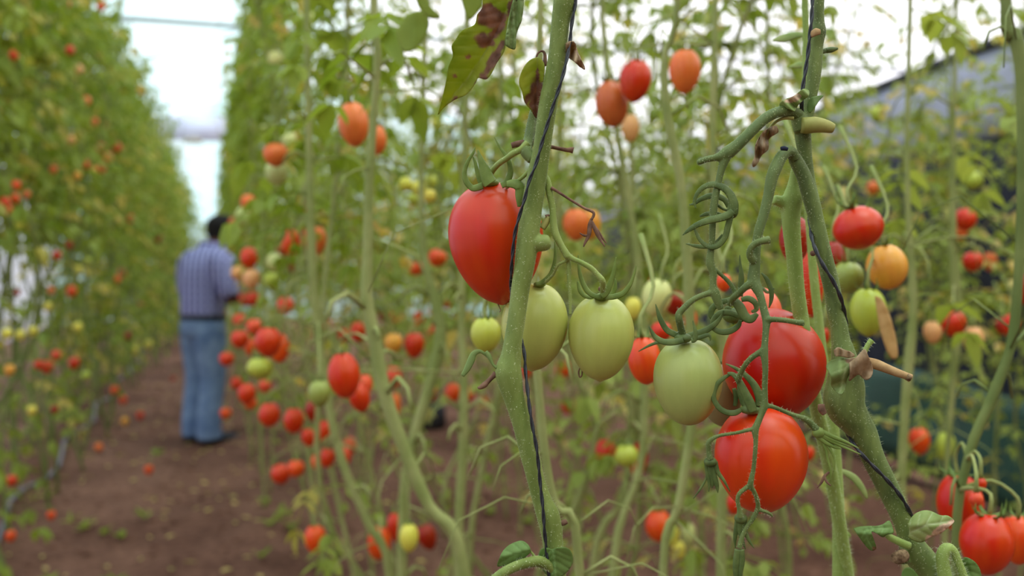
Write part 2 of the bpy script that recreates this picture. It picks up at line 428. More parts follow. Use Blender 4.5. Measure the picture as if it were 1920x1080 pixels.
# ------------------------------------------------------------------ background plants
STEMS=[]       # polylines fruit can hang from
def compound_leaf(mb, b, a, L, droop, tint, k=3, ls=1.0):
    d=V((math.cos(a),math.sin(a),R.uniform(.0,.5))).normalized(); pts=[b]; p=b.copy(); n_=5
    for i in range(n_):
        p=p+d*(L/n_); pts.append(p); d=(d+V((0,0,-droop*.32))).normalized()
    tube(mb,pts,[.0022*(1-.12*i) for i in range(n_+1)],n=3,tint=tint)
    for i in range(1,k+1):
        q=pts[min(n_,1+i*(n_-1)//(k))]; dd=(pts[min(n_,2+i)]-pts[min(n_-1,1+i)]).normalized() if i<k else d
        for s in(-1,1):
            sd=V((-math.sin(a),math.cos(a),0))*s
            leaflet(mb,q,(dd*.55+sd*.8+V((0,0,R.uniform(-.5,.1)))).normalized(),V((R.gauss(0,.25),R.gauss(0,.25),1)),ls*R.uniform(.045,.075),ls*R.uniform(.025,.042),tint)
    leaflet(mb,pts[-1],d,V((R.gauss(0,.3),R.gauss(0,.3),1)),ls*R.uniform(.06,.09),ls*R.uniform(.03,.05),tint)

def plant(pts, rad, label, group, foliage, fmat, smat, zs, nleaf, spread=(.14,.28), dead=.12, lean=0, ls=1.0, guard=None):
    """pts from the ground up; foliage = weight(z)"""
    base=pts[0]; t=thing('tomato_plant',V((base.x,base.y,0)),label,'plant',group)
    mb=MB(); tube(mb,pts,rad,n=7,sub=4,rnd=.05); st=mb.stems[0][0]; STEMS.append((st,t))
    # swollen nodes and bare side stubs
    for q in range(18):
        i=R.randrange(3,len(st)-2); a=R.uniform(0,2*PI); L=R.uniform(.02,.08) if q<8 else R.uniform(.06,.16); r=rad[0]*(.45 if q<8 else .22); dr=.35 if q<8 else R.uniform(-.2,.5)
        h_=V((math.cos(a),math.sin(a),0)); tube(mb,[st[i],st[i]+h_*L*.5+V((0,0,L*dr)),st[i]+h_*L*.85+V((0,0,L*(dr-.15))),st[i]+h_*L+V((0,0,L*(dr-.5)))],[r,r*.8,r*.7,r*.6],n=5)
    put('stem',mb,smat,t)
    mb=MB(); zlo,zhi=zs; c=0; tries=0
    while c<nleaf and tries<nleaf*20:
        tries+=1; i=R.randrange(len(st)); b=st[i]
        if b.z<zlo or b.z>zhi or R.random()>foliage(b.z): continue
        a=R.uniform(0,2*PI); e=b+V((math.cos(a),math.sin(a),0))*spread[1]*1.15
        if guard and guard(e.dot(VR),e.z): continue
        c+=1; tn=0.0 if R.random()>dead else R.uniform(.4,1)
        compound_leaf(mb,b,a,R.uniform(*spread),R.uniform(.5,1.4),tn,k=R.choice([2,3,3]),ls=ls)
    if mb.v: put('foliage',mb,fmat,t)
    return t

def gpt(x,y): return V((x,y,gz(x,y)-.01))
def row_plant(u,v,top,rad,wob=.05,lean=0.0,**k):
    b=RW(u,v,0); b0=RW(u,v+lean,0); pts=[gpt(b0.x,b0.y)]; n_=8
    for i in range(1,n_+1):
        q=b.lerp(b0,max(0,1-top*i/n_/1.1)); x=q.x+R.gauss(0,wob); y=q.y+R.gauss(0,wob); pts.append(V((x,y,top*i/n_)))
    return plant(pts,[rad*(1-.06*i) for i in range(n_+1)],**k)

# left row: dense, tall
u=3.6; i=0
while u<23.6:
    near=u<8
    for v in ((-1.14,-.86) if u<13 else (-1.0,-.68)):
        row_plant(u+R.uniform(-.12,.12),v+R.gauss(0,.06),3.75+R.uniform(-.25,.15),.011,wob=.07,
            label='tall bushy tomato plant in the dense green row beyond the path',group='tomato plants of the dense row beyond the path',
            foliage=(lambda z: (.10 if z<.6 else (.06 if z<1.45 else 1.0))) if u<7.4 else (lambda z:.25 if z<.7 else (.6 if z<1.5 else 1.0)),
            fmat=M['fol_a'],smat=M['bgstem_d'],zs=(.25,3.9),nleaf=95 if near else 105,spread=(.16,.34),dead=.16,ls=1.05,guard=lambda v,z: v>-.78 and z>2.9)
    u+=.42 if u<14 else .6
# near row on the camera's side of the path, running away to the far end
u=1.9
while u<20:
    top=2.9 if u<4 else 3.3
    row_plant(u+R.uniform(-.1,.1),.22+R.gauss(0,.04),top+R.uniform(-.2,.2),.0065,wob=.035,lean=.3 if u<5 else .05,
        label='slender tomato plant in the fruit-laden row on the near side of the path',group='tomato plants of the fruit-laden row by the path',
        foliage=(lambda z: 0 if z<.7 else (.08 if z<1.3 else 1.0)) if u<5 else (lambda z: .05 if z<.7 else (.22 if z<1.35 else 1.0)),
        fmat=M['fol_b'],smat=M['bgstem'],zs=(.3,3.6),nleaf=70 if u<3.5 else 80,spread=(.10,.20),dead=.14,ls=.62 if u<3.5 else .8,
        guard=lambda v,z: v<(.05 if z<1.8 else (.0 if z<2.5 else .12)))
    u+=.42 if u<10 else .6
for c,(ua,ub,st) in ((.74,(1.55,14,.45)),(1.3,(2.0,14,.45)),(1.95,(2.4,13,.5)),(2.5,(2.0,9,.5)),(3.0,(2.6,9,.55))):
    u=ua
    while u<ub:
        row_plant(u+R.uniform(-.12,.12),c+R.gauss(0,.07),R.uniform(2.3,3.0),.007,wob=.05,
            label='thin straggly tomato plant with sparse leaves in front of the black net wall',group='straggly tomato plants before the black net wall',
            foliage=(lambda z: .05 if z<.6 else (.3 if z<1.1 else (1.0 if z<2.0 else .3))),
            fmat=M['fol_c'],smat=M['bgstem'],zs=(.2,2.9),nleaf=110,spread=(.08,.2),dead=.18,ls=.58)
        u+=st
# low plants closing the far end of the path
for k in range(7):
    row_plant(16.5+.5*(k%3),-.85+.17*k,2.0+.1*(k%2),.009,wob=.05,label='low bushy tomato plant closing the far end of the path',group='low plants at the far end of the path',
        foliage=lambda z:1.0,fmat=M['fol_a'],smat=M['bgstem_d'],zs=(.1,2.2),nleaf=60,spread=(.14,.28),dead=.15)
# plants whose stems the photo shows one by one
def shown(px,D,label,top=2.4,rr=None,nleaf=6,fm='fol_c',sm='bgstem',zs=(1.5,2.6),gx=0.0,ls=.8,wt=None):
    """px: (px, py, w) from the top of the picture down; grown on to the ground and to the wires"""
    q=[P(a,b,D) for a,b,w in px]; r=[w*.5/F*D for a,b,w in px]
    lo=q[-1]; pts=[gpt(lo.x+gx,lo.y)]
    k=max(1,int(lo.z/.35))
    for i in range(1,k): pts.append(V((lo.x+gx*(1-i/k),lo.y,lo.z*i/k)))
    rads=[r[-1]]*len(pts)
    for p_,r_ in zip(reversed(q),reversed(r)): pts.append(p_); rads.append(r_)
    hi=pts[-1]
    if top and hi.z<top: pts.append(V((hi.x+.01,hi.y,(hi.z+top)/2))); rads.append(rads[-1]*.9); pts.append(V((hi.x,hi.y,top))); rads.append(rads[-1]*.8)
    return plant(pts,rads,label,None,(wt or (lambda z:1.0)),M[fm],M[sm],zs,nleaf,spread=(.08,.2),ls=ls)
shown([(700,-20,14),(708,100,15),(702,200,15),(692,350,18),(690,470,20),(688,560,24),(705,650,26),(722,740,26),(765,860,26),(805,950,24),(870,1080,26)],1.3,'stout tomato plant with a thick kinked stem leaning down behind the large orange tomato',fm='fol_b',nleaf=7,zs=(1.55,2.4))
shown([(1272,-20,12),(1246,105,13),(1252,220,18),(1276,340,17),(1288,480,20),(1292,570,20),(1300,760,17),(1272,950,17),(1243,1080,16)],1.15,'upright tomato plant whose bare stem passes the orange tomato hanging alone',nleaf=3,zs=(1.65,2.4),sm='bgstem')
shown([(1342,-20,11),(1338,140,13),(1337,280,12),(1345,520,14),(1362,760,15),(1356,900,20),(1352,1080,19)],1.35,'thin upright tomato plant close behind the hooked green truss',nleaf=4,zs=(1.7,2.4))
shown([(1885,-20,20),(1902,60,26),(1915,150,22),(1914,400,18),(1900,620,18),(1862,740,22),(1815,860,18),(1790,1080,18)],.95,'stout tomato plant leaning at the very edge of the view',nleaf=2,zs=(1.9,2.4),sm='bgstem_d')
shown([(1128,-20,10),(1150,200,12),(1188,430,13),(1205,600,16),(1208,760,18),(1200,880,14),(1150,1060,16)],1.6,'pale tomato plant seen between the two green tomatoes and the long green one',nleaf=5,zs=(1.6,2.4))
shown([(575,-20,10),(580,300,15),(587,520,18),(606,700,16),(640,860,17),(690,980,17),(730,1080,16)],1.8,'pale leaning tomato plant beside the row of small red tomatoes',fm='fol_b',nleaf=16,zs=(1.3,2.6))
shown([(790,400,12),(815,560,20),(826,640,24),(795,760,24),(768,860,22),(755,1000,20)],1.75,'pale forked tomato plant left of the large red tomato',fm='fol_b',nleaf=8,zs=(1.3,2.5))
shown([(866,560,14),(870,700,18),(868,850,20),(860,1030,18)],1.7,'pale dry-looking tomato plant standing straight behind the front stem',nleaf=4,zs=(1.4,2.5))
shown([(1000,560,12),(1008,700,16),(1022,850,18),(1042,950,18),(1088,1080,18)],.92,'green tomato plant just behind the front stem, leaning with it',top=2.2,nleaf=2,zs=(1.7,2.2))
shown([(1700,300,10),(1712,560,16),(1702,700,20),(1690,900,16),(1700,1080,16)],1.5,'pale tomato plant behind the half ripe tomato and its dry leaf',nleaf=6,zs=(1.2,2.4))
shown([(1788,200,9),(1786,480,16),(1796,600,18),(1780,800,12),(1770,1080,12)],1.9,'thin tomato plant in front of the black net with several red fruits',nleaf=8,zs=(1.2,2.5))
shown([(1180,820,12),(1165,940,14),(1110,1080,14)],1.9,'low leaning tomato plant under the trio of red and yellow tomatoes',top=1.6,nleaf=5,zs=(.5,1.5))
shown([(936,-20,10),(942,200,11),(950,420,12),(940,700,12),(900,900,13),(880,1080,13)],2.1,'thin tomato plant with yellow trusses behind the curled leaf',fm='fol_b',nleaf=12,zs=(1.2,2.6))
shown([(1045,520,12),(1080,700,14),(1120,800,16),(1075,960,14),(1010,1080,14)],2.4,'crooked pale tomato plant low behind the two green tomatoes',nleaf=8,zs=(.7,2.4),top=2.3)
# ------------------------------------------------------------------ tomatoes
def fruit_mesh(name, peak=.44, full=.60, dimple=.05, nip=.015, lobes=0, lob=.0, nu=32, nv=30, seed=0, bell=0.0):
    """plum tomato of unit height and width, centre at the origin"""
    mb=MB(); a=math.log(.5)/math.log(peak); rng=random.Random(seed); ph=rng.uniform(0,6)
    ts=[.5-.5*math.cos(PI*j/nv) for j in range(nv+1)]
    for j,t in enumerate(ts):
        r=.5*max(0.0,math.sin(PI*min(max(t,0),1)**a))**full if 0<j<nv else 0
        r*=1+bell*math.sin(2*PI*t)
        z=.5-t
        z-=dimple*math.exp(-(r/.12)**2) if t<.3 else 0
        if t>.9: z-=nip*math.exp(-(r/.05)**2)
        if r==0: mb.v.append(V((0,0,z))); continue
        for k in range(nu):
            an=2*PI*k/nu; q=1+lob*math.cos(lobes*an+ph)*(1-.6*t)+.012*math.cos(2*an+ph*2)
            mb.v.append(V((r*q*math.cos(an),r*q*math.sin(an),z)))
    n=nu
    for k in range(n): mb.f.append((0,1+k,1+(k+1)%n))
    for j in range(nv-2):
        for k in range(n):
            b=1+j*n; mb.f.append((b+k,b+n+k,b+n+(k+1)%n,b+(k+1)%n))
    l=len(mb.v)-1; b=1+(nv-2)*n
    for k in range(n): mb.f.append((l,b+(k+1)%n,b+k))
    me=mesh_of(name,mb); me.materials.append(M['fruit']); return me
FM=[fruit_mesh('plum_fruit',.46,.49,nu=20,nv=16),fruit_mesh('plum_fruit_b',.5,.46,seed=2,nu=20,nv=16),fruit_mesh('plum_fruit_c',.44,.5,lobes=4,lob=.008,seed=5,nu=20,nv=16)]
def calyx_mesh(name, n=5, seed=0, L=.42):
    mb=MB(); rng=random.Random(seed)
    ball(mb,V((0,0,.01)),.07,.07,.04,nu=8,nv=5)
    for k in range(n):
        a=2*PI*k/n+rng.uniform(-.2,.2); d=V((math.cos(a),math.sin(a),0)); c=rng.uniform(.6,1.3); l=L*rng.uniform(.8,1.2)
        pts=[V((0,0,.01)),d*l*.4+V((0,0,.0)),d*l*.8+V((0,0,.08*c)),d*l*(1.0-.15*c)+V((0,0,.3*c))]
        tube(mb,pts,[.05,.06,.035,.004],n=6,flat=.3,up=V((0,0,1)),sub=2)
    me=mesh_of(name,mb); me.materials.append(M['calyx']); return me
CM=[calyx_mesh('calyx_a',5,1),calyx_mesh('calyx_b',6,2)]

COLS={'red':(208,28,12),'dred':(160,12,8),'orr':(228,60,18),'or':(234,104,50),'obr':(206,92,44),'peach':(232,160,104),'pink':(228,62,44),
      'yel':(226,206,84),'pg':(208,206,128),'gr':(182,186,66),'dgr':(150,158,72),'oy':(232,152,60)}
def tomato(px,py,w,h,col,D=None,tilt=0,label='',group=None,far=False):
    if D is None: D=F*.047/w
    c=P(px,py,D); sx=w/F*D; sz=h/F*D
    cc=COLS[col] if isinstance(col,str) else col
    ax=V((-math.sin(tilt),0,math.cos(tilt)))         # towards the stalk
    top=c+ax*sz*.5
    t=thing('tomato',V(c),label,'tomato',group)
    o=bpy.data.objects.new('fruit',R.choice(FM)); COL.objects.link(o); o.parent=t
    o.scale=(sx,sx,sz); o.rotation_euler=(R.gauss(0,.06),-tilt,0); o.color=tuple(min(1,x*R.uniform(.95,1.05)) for x in lin(cc)[:3])+(1,)
    k=bpy.data.objects.new('calyx',R.choice(CM)); COL.objects.link(k); k.parent=t
    k.location=ax*sz*.46; k.scale=(sx,)*3; k.rotation_euler=(0,-tilt,R.uniform(0,6))
    # its stalk, reaching the nearest vine
    best=None
    for st,_ in STEMS:
        for q in st[::2]:
            d=(q-top).length
            if q.z>top.z-.01 and q.z<top.z+.16 and (best is None or d<best[0]): best=(d,q)
    mb=MB(); r=.0017
    s=c+ax*sz*.45
    if best and best[0]<(.10 if D<1.3 else (.24 if D<2 else .34)):
        q=best[1]; m=top.lerp(q,.45); m.z=max(top.z,q.z)+.012
        pts=[s,top+ax*.016,m,q]
    else: pts=[s,top+ax*.016,top+V((.012,.02,.04)),top+V((.005,.05,.085)),top+V((-.01,.07,.14))]
    tube(mb,pts,[r*1.3,r,r,r*1.5],n=5,sub=3); put('stalk',mb,M['bgstem'],t)
    return t

# px, py, width, height, colour, depth (None: from its size), tilt, label
T=[
(663,233,58,86,'or',None,.12,'large orange plum tomato hanging high beside the dark stem'),
(708,262,34,56,'or',1.6,0,'smaller orange tomato half hidden behind the dark stem, next to the large orange one'),
(517,290,48,46,'or',None,0,'orange tomato sitting just over a pale green one in the leafy row'),
(519,324,44,48,'pg',1.9,0,'pale green tomato directly beneath an orange one in the leafy row'),
(541,262,28,36,'pg',None,0,'small pale green tomato up behind the orange and green pair'),
(497,248,24,28,'pg',None,0,'tiny pale tomato left of and above the orange and green pair'),
(516,112,28,34,'pg',None,0,'pale tomato high up among the bright leaves'),
(579,36,26,32,'pg',None,0,'pale tomato at the very top among the bright leaves'),
(572,381,28,32,'pink',None,.1,'small pink red tomato alone above the pair of orange red ones'),
(610,408,20,26,'or',None,0,'little dull orange tomato above the orange red pair'),
(465,380,28,32,'or',None,0,'soft orange tomato right above the pale one by the man\'s head'),
(455,405,26,34,'pg',None,0,'pale yellow green tomato close to the man\'s head'),
(440,420,24,26,'obr',None,0,'orange brown tomato touching the man\'s face in the view'),
(546,454,38,50,'orr',None,0,'bright orange red tomato, the foremost of a trio at chest height'),
(574,451,30,52,'red',2.3,0,'red tomato between two orange red ones, partly behind a pale stem'),
(596,451,32,54,'or',2.2,0,'orange tomato right of the pale stem, last of the trio at chest height'),
(467,483,32,42,'red',None,.1,'deep red tomato level with the man\'s shoulder'),
(516,491,32,36,'pg',None,0,'round pale green tomato under the orange red trio'),
(551,498,20,28,'dred',None,0,'small dark red tomato below the orange red trio'),
(528,470,22,28,'dred',2.8,0,'dark red tomato tucked behind the orange red trio'),
(446,512,26,28,'peach',None,0,'small peach tomato beside the man\'s arm'),
(471,523,32,40,'peach',None,0,'peach yellow tomato beside the man\'s sleeve'),
(508,526,28,32,'gr',None,0,'dull green tomato under the round pale green one'),
(474,560,24,28,'red',None,0,'small faded red tomato beside the man\'s forearm'),
(457,561,20,26,'red',None,0,'faint red tomato touching another beside the man\'s forearm'),
(535,572,32,34,'pink',None,0,'single pinkish red tomato in the middle of the fruiting row'),
(503,641,50,58,'red',None,0,'big round red tomato, front one of a touching pair by the path'),
(524,652,38,56,'orr',2.0,0,'orange red tomato half behind the big round red one by the path'),
(450,636,34,36,'red',None,0,'round red tomato level with the man\'s thigh'),
(477,613,30,32,'pink',None,0,'pink red tomato just above the big touching pair'),
(449,600,26,26,'pink',None,0,'small dull red tomato level with the man\'s hip'),
(470,650,24,34,'orr',3.2,0,'blurred red tomato behind the round ones by the man\'s thigh'),
(488,690,50,42,'gr',2.0,0,'green unripe tomato below the big touching pair'),
(463,738,34,42,'red',None,0,'red tomato level with the man\'s knee'),
(470,756,24,24,'orr',3.1,0,'dull red tomato under the one at knee height'),
(444,718,22,26,'red',None,0,'small red tomato above the one at knee height'),
(425,673,28,28,'red',None,0,'red tomato nearest to the man\'s jeans'),
(423,775,22,22,'orr',None,0,'lone small tomato low beside the man\'s shin'),
(497,724,26,26,'pink',3.2,0,'faint pink tomato behind the lower cluster'),
(505,777,40,48,'red',None,0,'large red tomato low in the row, left of another red one'),
(551,788,38,50,'red',None,0,'large red tomato low in the row, right of another red one'),
(586,770,28,40,'dred',2.2,0,'shiny red tomato behind a hanging dull green one'),
(604,812,30,52,'red',2.2,-.4,'slanting red tomato crossing a pale stem'),
(578,820,26,36,'red',2.3,.2,'small red tomato under the two large low ones'),
(614,858,28,38,'red',2.3,0,'red tomato behind the pale stem near the ground'),
(596,866,26,30,'orr',2.6,0,'dull orange tomato low behind the pale stem'),
(655,836,28,34,'red',None,.4,'red tomato leaning right, upper one of a low pair'),
(645,855,28,38,'pink',2.4,0,'pinkish red tomato, lower one of a low pair'),
(526,888,36,40,'red',None,.3,'red tomato low over the path, paired with an orange red one'),
(555,878,32,34,'orr',None,0,'orange red tomato low over the path, paired with a red one'),
(645,703,60,88,'red',1.45,.12,'large glossy red tomato hanging over another in the middle distance'),
(674,745,40,58,'red',1.55,.25,'red tomato directly beneath the large glossy one in the middle distance'),
(684,722,30,42,'pink',1.7,0,'lighter red tomato showing past the large glossy one\'s lower side'),
(599,738,42,52,'dgr',1.6,0,'dull green tomato left of the large glossy red one'),
(738,707,32,46,'pink',None,0,'pink red tomato behind the thick kinked stem'),
(742,758,20,46,'or',2.4,0,'narrow orange tomato under the pink red one by the kinked stem'),
(711,1017,44,66,'orr',None,-.05,'orange red tomato low down, left of a close group near the soil'),
(746,988,42,60,'red',None,.1,'red tomato in the middle of the close group near the soil'),
(767,1008,36,56,'yel',1.7,0,'yellow green tomato behind the red one of the group near the soil'),
(801,1007,36,52,'dred',None,.35,'dark red tomato slanting beside the thick stem near the soil'),
(591,1011,40,54,'orr',None,0,'single orange red tomato hanging alone over bare soil'),
(671,622,28,40,'red',None,0,'red tomato in front of the curved stem at mid height'),
(777,647,38,50,'red',None,0,'bright red tomato right of a mottled yellow one'),
(738,642,34,38,'oy',2.3,0,'mottled yellow orange tomato left of a bright red one'),
(820,484,36,34,'orr',None,-.3,'orange red tomato just left of the large front tomato, level with its lower half'),
(780,504,30,26,'orr',None,0,'faded orange red tomato left of the brighter one near the large front tomato'),
(817,592,20,40,'red',None,.35,'narrow tilted red tomato below the large front tomato, off to its side'),
(860,603,26,26,'dred',None,0,'small dark red tomato right under the large front tomato\'s lower edge'),
(717,590,20,24,'dred',None,0,'small dark tomato right of the curved stem'),
(743,592,22,26,'orr',None,0,'small dim orange red tomato beside a darker one, right of the curved stem'),
(786,600,20,36,'orr',3.6,0,'dim orange red tomato beside the narrow tilted one'),
(838,567,18,24,'orr',None,0,'tiny dim tomato above the small dark red one'),
(812,622,26,28,'pink',3.0,0,'pale pink tomato in front of the pale forked stem'),
(612,606,18,20,'orr',None,0,'tiny orange red tomato left of the curved stem'),
(644,628,20,26,'red',None,0,'small red tomato left of the one before the curved stem'),
(596,626,20,34,'red',3.6,0,'small red tomato behind the pale leaning stem'),
(849,736,28,38,'orr',None,0,'orange red tomato, left one of a row of three under the first fork'),
(879,741,22,30,'orr',None,0,'orange red tomato, middle one of a row of three under the first fork'),
(905,753,20,24,'red',None,0,'small red tomato, last of a row of three under the first fork'),
(806,736,26,38,'or',None,0,'mottled orange tomato beside the dark post'),
(911,628,58,68,'gr',.95,0,'yellow green tomato hanging left of the front stem, out of focus'),
(1065,762,26,30,'red',None,0,'small round red tomato below the two green tomatoes'),
(1056,694,30,38,'orr',None,0,'blurred red tomato just under the gap of the two green tomatoes'),
(988,692,22,36,'pink',2.4,0,'pink red tomato peeping out beside the front stem under the green tomato'),
(1138,851,42,60,'red',None,.1,'red tomato, left one of a trio over dark soil'),
(1175,854,44,44,'gr',1.75,0,'round yellow green tomato between two red ones over dark soil'),
(1198,860,34,70,'red',1.95,-.15,'red tomato, right one of a trio over dark soil'),
(1235,985,50,62,'orr',None,.05,'orange red tomato low over the soil beside three yellow green ones'),
(1262,1004,24,42,'yel',1.9,-.2,'yellow tomato squeezed between the low orange red one and a leaning stem'),
(1291,1004,28,48,'pg',None,0,'pale green tomato right of the leaning stem near the soil'),
(1273,1030,24,36,'yel',2.0,.1,'yellow tomato lowest of the group near the soil'),
(1209,675,62,92,'orr',.82,.1,'orange tomato partly hidden behind the long green tomato of the hooked truss'),
(1231,558,56,72,'pg',1.25,-.2,'blurred pale green tomato overlapping a magenta red one'),
(1265,568,40,48,'dred',1.3,0,'magenta red tomato behind the blurred pale green one'),
(1240,622,40,40,'red',1.2,0,'red tomato behind the upturned calyx of the long green tomato'),
(1294,598,26,42,'orr',1.3,0,'orange red tomato between the truss branches and the long green tomato'),
(1187,578,30,44,'yel',1.5,0,'small yellow tomato right beside the second green tomato'),
(1226,528,20,20,'pink',1.9,0,'tiny pink tomato above the blurred pale green one'),
(1357,530,28,34,'orr',.95,0,'orange red tomato glimpsed between the two hairy truss stalks'),
(1080,421,50,62,'or',None,0,'soft orange tomato behind the dried flower'),
(1108,421,38,58,'oy',1.8,0,'yellowish tomato behind the soft orange one and the dried flower'),
(1191,152,60,82,'red',None,-.1,'bright red tomato high up overlapping a brownish orange one'),
(1147,194,62,90,'obr',1.5,.12,'brownish orange tomato high up behind the bright red one'),
(1182,240,36,54,'peach',1.9,0,'small pale orange tomato below the high red and brownish pair'),
(1284,134,60,84,'or',1.4,0,'orange tomato hanging by itself high beside the bare stem'),
(1609,427,94,82,'red',.97,.3,'round bright red tomato above a half ripe one, right of the twined stem'),
(1663,500,76,86,'oy',1.02,.15,'half ripe orange yellow tomato touching the round bright red one'),
(1562,488,46,76,'dred',1.08,0,'dark red tomato just behind the twined stem'),
(1490,450,58,92,'dred',.80,0,'dark red tomato hidden behind the light green stem'),
(1519,530,50,130,'red',.92,.05,'tall red tomato seen only between the two rear stems'),
(1628,585,66,92,'gr',1.0,0,'green tomato under the half ripe one, covered by a dry leaf'),
(1590,520,60,60,'dgr',1.06,0,'dull green tomato tucked between the dark red and the half ripe one'),
(1810,411,40,44,'red',None,0,'red tomato in front of the black net, over an orange one'),
(1799,434,30,34,'or',2.3,0,'orange tomato under the red one in front of the black net'),
(1691,444,26,34,'red',None,0,'small red tomato right of the round bright red one'),
(1824,491,38,38,'red',None,0,'red tomato beside a blurred orange one in front of the black net'),
(1856,491,26,36,'or',None,0,'blurred orange tomato beside a red one in front of the black net'),
(1787,607,46,50,'red',1.7,0,'squarish red tomato between two peach ones'),
(1749,623,34,44,'peach',1.9,0,'peach tomato left of the squarish red one'),
(1825,637,38,52,'peach',1.8,0,'peach tomato right of the squarish red one'),
(1895,610,32,44,'red',2.2,0,'red tomato near the edge of the view before the black net'),
(1878,612,22,34,'dred',2.4,0,'dark red tomato left of another near the edge of the view'),
(1917,541,26,60,'dred',1.5,0,'dark red tomato cut by the edge of the view'),
(1637,353,24,28,'or',None,0,'small orange tomato above the round bright red one'),
(1826,338,34,36,'gr',None,0,'yellow green tomato high before the black net'),
(1645,215,28,32,'gr',None,0,'small yellow green tomato just under the sloping roof edge'),
(1546,630,18,32,'red',1.1,0,'sliver of a red tomato left of the knotted stem'),
(1724,827,38,52,'orr',None,.1,'lone orange red tomato in front of the green tarpaulin'),
(1773,837,34,56,'gr',None,0,'yellow green tomato in front of the green tarpaulin'),
(1800,943,84,116,'red',.98,.1,'large red tomato behind and above the glossy one near the bottom corner'),
(1850,1019,98,116,'red',.86,-.08,'large glossy red tomato near the bottom corner'),
(1908,1012,66,92,'orr',.92,0,'red tomato right of the large glossy one, cut by the edge of the view'),
(1830,935,27,28,'pink',.86,0,'tiny pink red tomato in front of the large rear one in the corner'),
(1838,908,22,26,'red',.9,0,'tiny red tomato just above the tiny pink one in the corner'),
(1517,850,20,30,'red',1.5,0,'dim red tomato right of the lowest large red one'),
(1376,945,26,40,'red',1.3,0,'small red tomato peeping out left under the lowest large red one'),
(760,345,26,28,'yel',1.9,0,'yellow green tomato, left one of the yellow truss'),
(785,352,28,30,'yel',1.9,0,'yellow green tomato, middle one of the yellow truss'),
(808,340,24,28,'gr',2.0,0,'yellow green tomato, upper right one of the yellow truss'),
(805,368,26,28,'yel',1.9,0,'yellow green tomato, lower right one of the yellow truss'),
(776,374,24,24,'gr',2.0,0,'yellow green tomato, lowest one of the yellow truss'),
(820,233,24,28,'yel',None,0,'tiny yellow tomato left below the blotched leaf'),
(902,190,22,26,'yel',None,0,'tiny yellow tomato right below the blotched leaf'),
(926,186,22,28,'yel',None,0,'tiny yellow tomato between the blotched leaf and the curled leaf'),
(929,160,20,26,'gr',None,0,'tiny yellow green tomato touching the blotched leaf\'s edge'),
(1378,530,0,0,'or',None,0,''),
]
for q in T:
    if q[2]: tomato(*q[:7],label=q[7])
# the dense row beyond the path: specks of fruit; depth follows from the row's face
Lr=[(134,546,24,'orr'),(139,681,26,'red'),(88,688,28,'red'),(72,684,20,'red'),(107,479,20,'red'),(130,460,18,'dred'),(22,901,24,'red'),(20,1005,24,'orr'),
(30,348,22,'orr'),(9,380,24,'red'),(28,373,22,'orr'),(15,393,20,'or'),(50,365,18,'obr'),(189,277,20,'red'),(218,276,22,'red'),(200,298,26,'orr'),(190,316,20,'orr'),(176,320,18,'oy'),
(160,308,18,'orr'),(145,330,18,'oy'),(131,94,20,'red'),(125,6,18,'orr'),(189,12,20,'orr'),(26,103,22,'orr'),(148,130,20,'peach'),(162,189,20,'or'),(178,228,16,'or'),(135,262,20,'peach'),
(245,410,18,'orr'),(296,446,20,'dred'),(214,452,14,'or'),(228,511,18,'orr'),(221,523,16,'or'),(100,318,18,'or'),(185,838,18,'or'),(279,881,20,'orr'),(263,779,18,'red'),(234,790,18,'oy'),(96,966,20,'orr'),
(146,614,22,'yel'),(13,626,24,'yel'),(38,628,22,'yel'),(62,621,22,'yel'),(18,694,24,'oy'),(102,768,18,'dred'),(105,666,22,'pink'),(231,750,18,'orr'),(215,731,18,'orr'),(161,704,20,'gr'),(252,656,18,'yel'),(278,645,18,'yel'),
(85,492,16,'yel'),(147,506,18,'yel'),(32,549,14,'dred'),(90,575,20,'yel'),(96,545,16,'or'),(262,572,14,'dred'),(60,770,22,'yel'),(240,630,16,'dred'),(200,540,14,'yel'),(165,490,16,'gr'),(310,610,12,'orr'),(300,345,14,'or'),(265,170,18,'oy'),(120,55,20,'yel'),(325,710,12,'dred')]
CN={'orr':'orange red','red':'red','dred':'dark red','or':'orange','obr':'orange brown','oy':'orange yellow','yel':'yellow','peach':'peach','pink':'pink','gr':'yellow green'}
for px,py,w,c in Lr:
    D=-.72/((px-960)/F+.3)
    if py>500: D=min(D,(H-.12)*F/(py-500))
    lab='tiny blurred %s tomato hanging in the dense green row beyond the path'%CN[c]
    tomato(px,py,w*.8,w*.95,c,min(D,17)*.985,0,lab,lab.replace('tiny','').replace('tomato ','tomatoes ').strip())
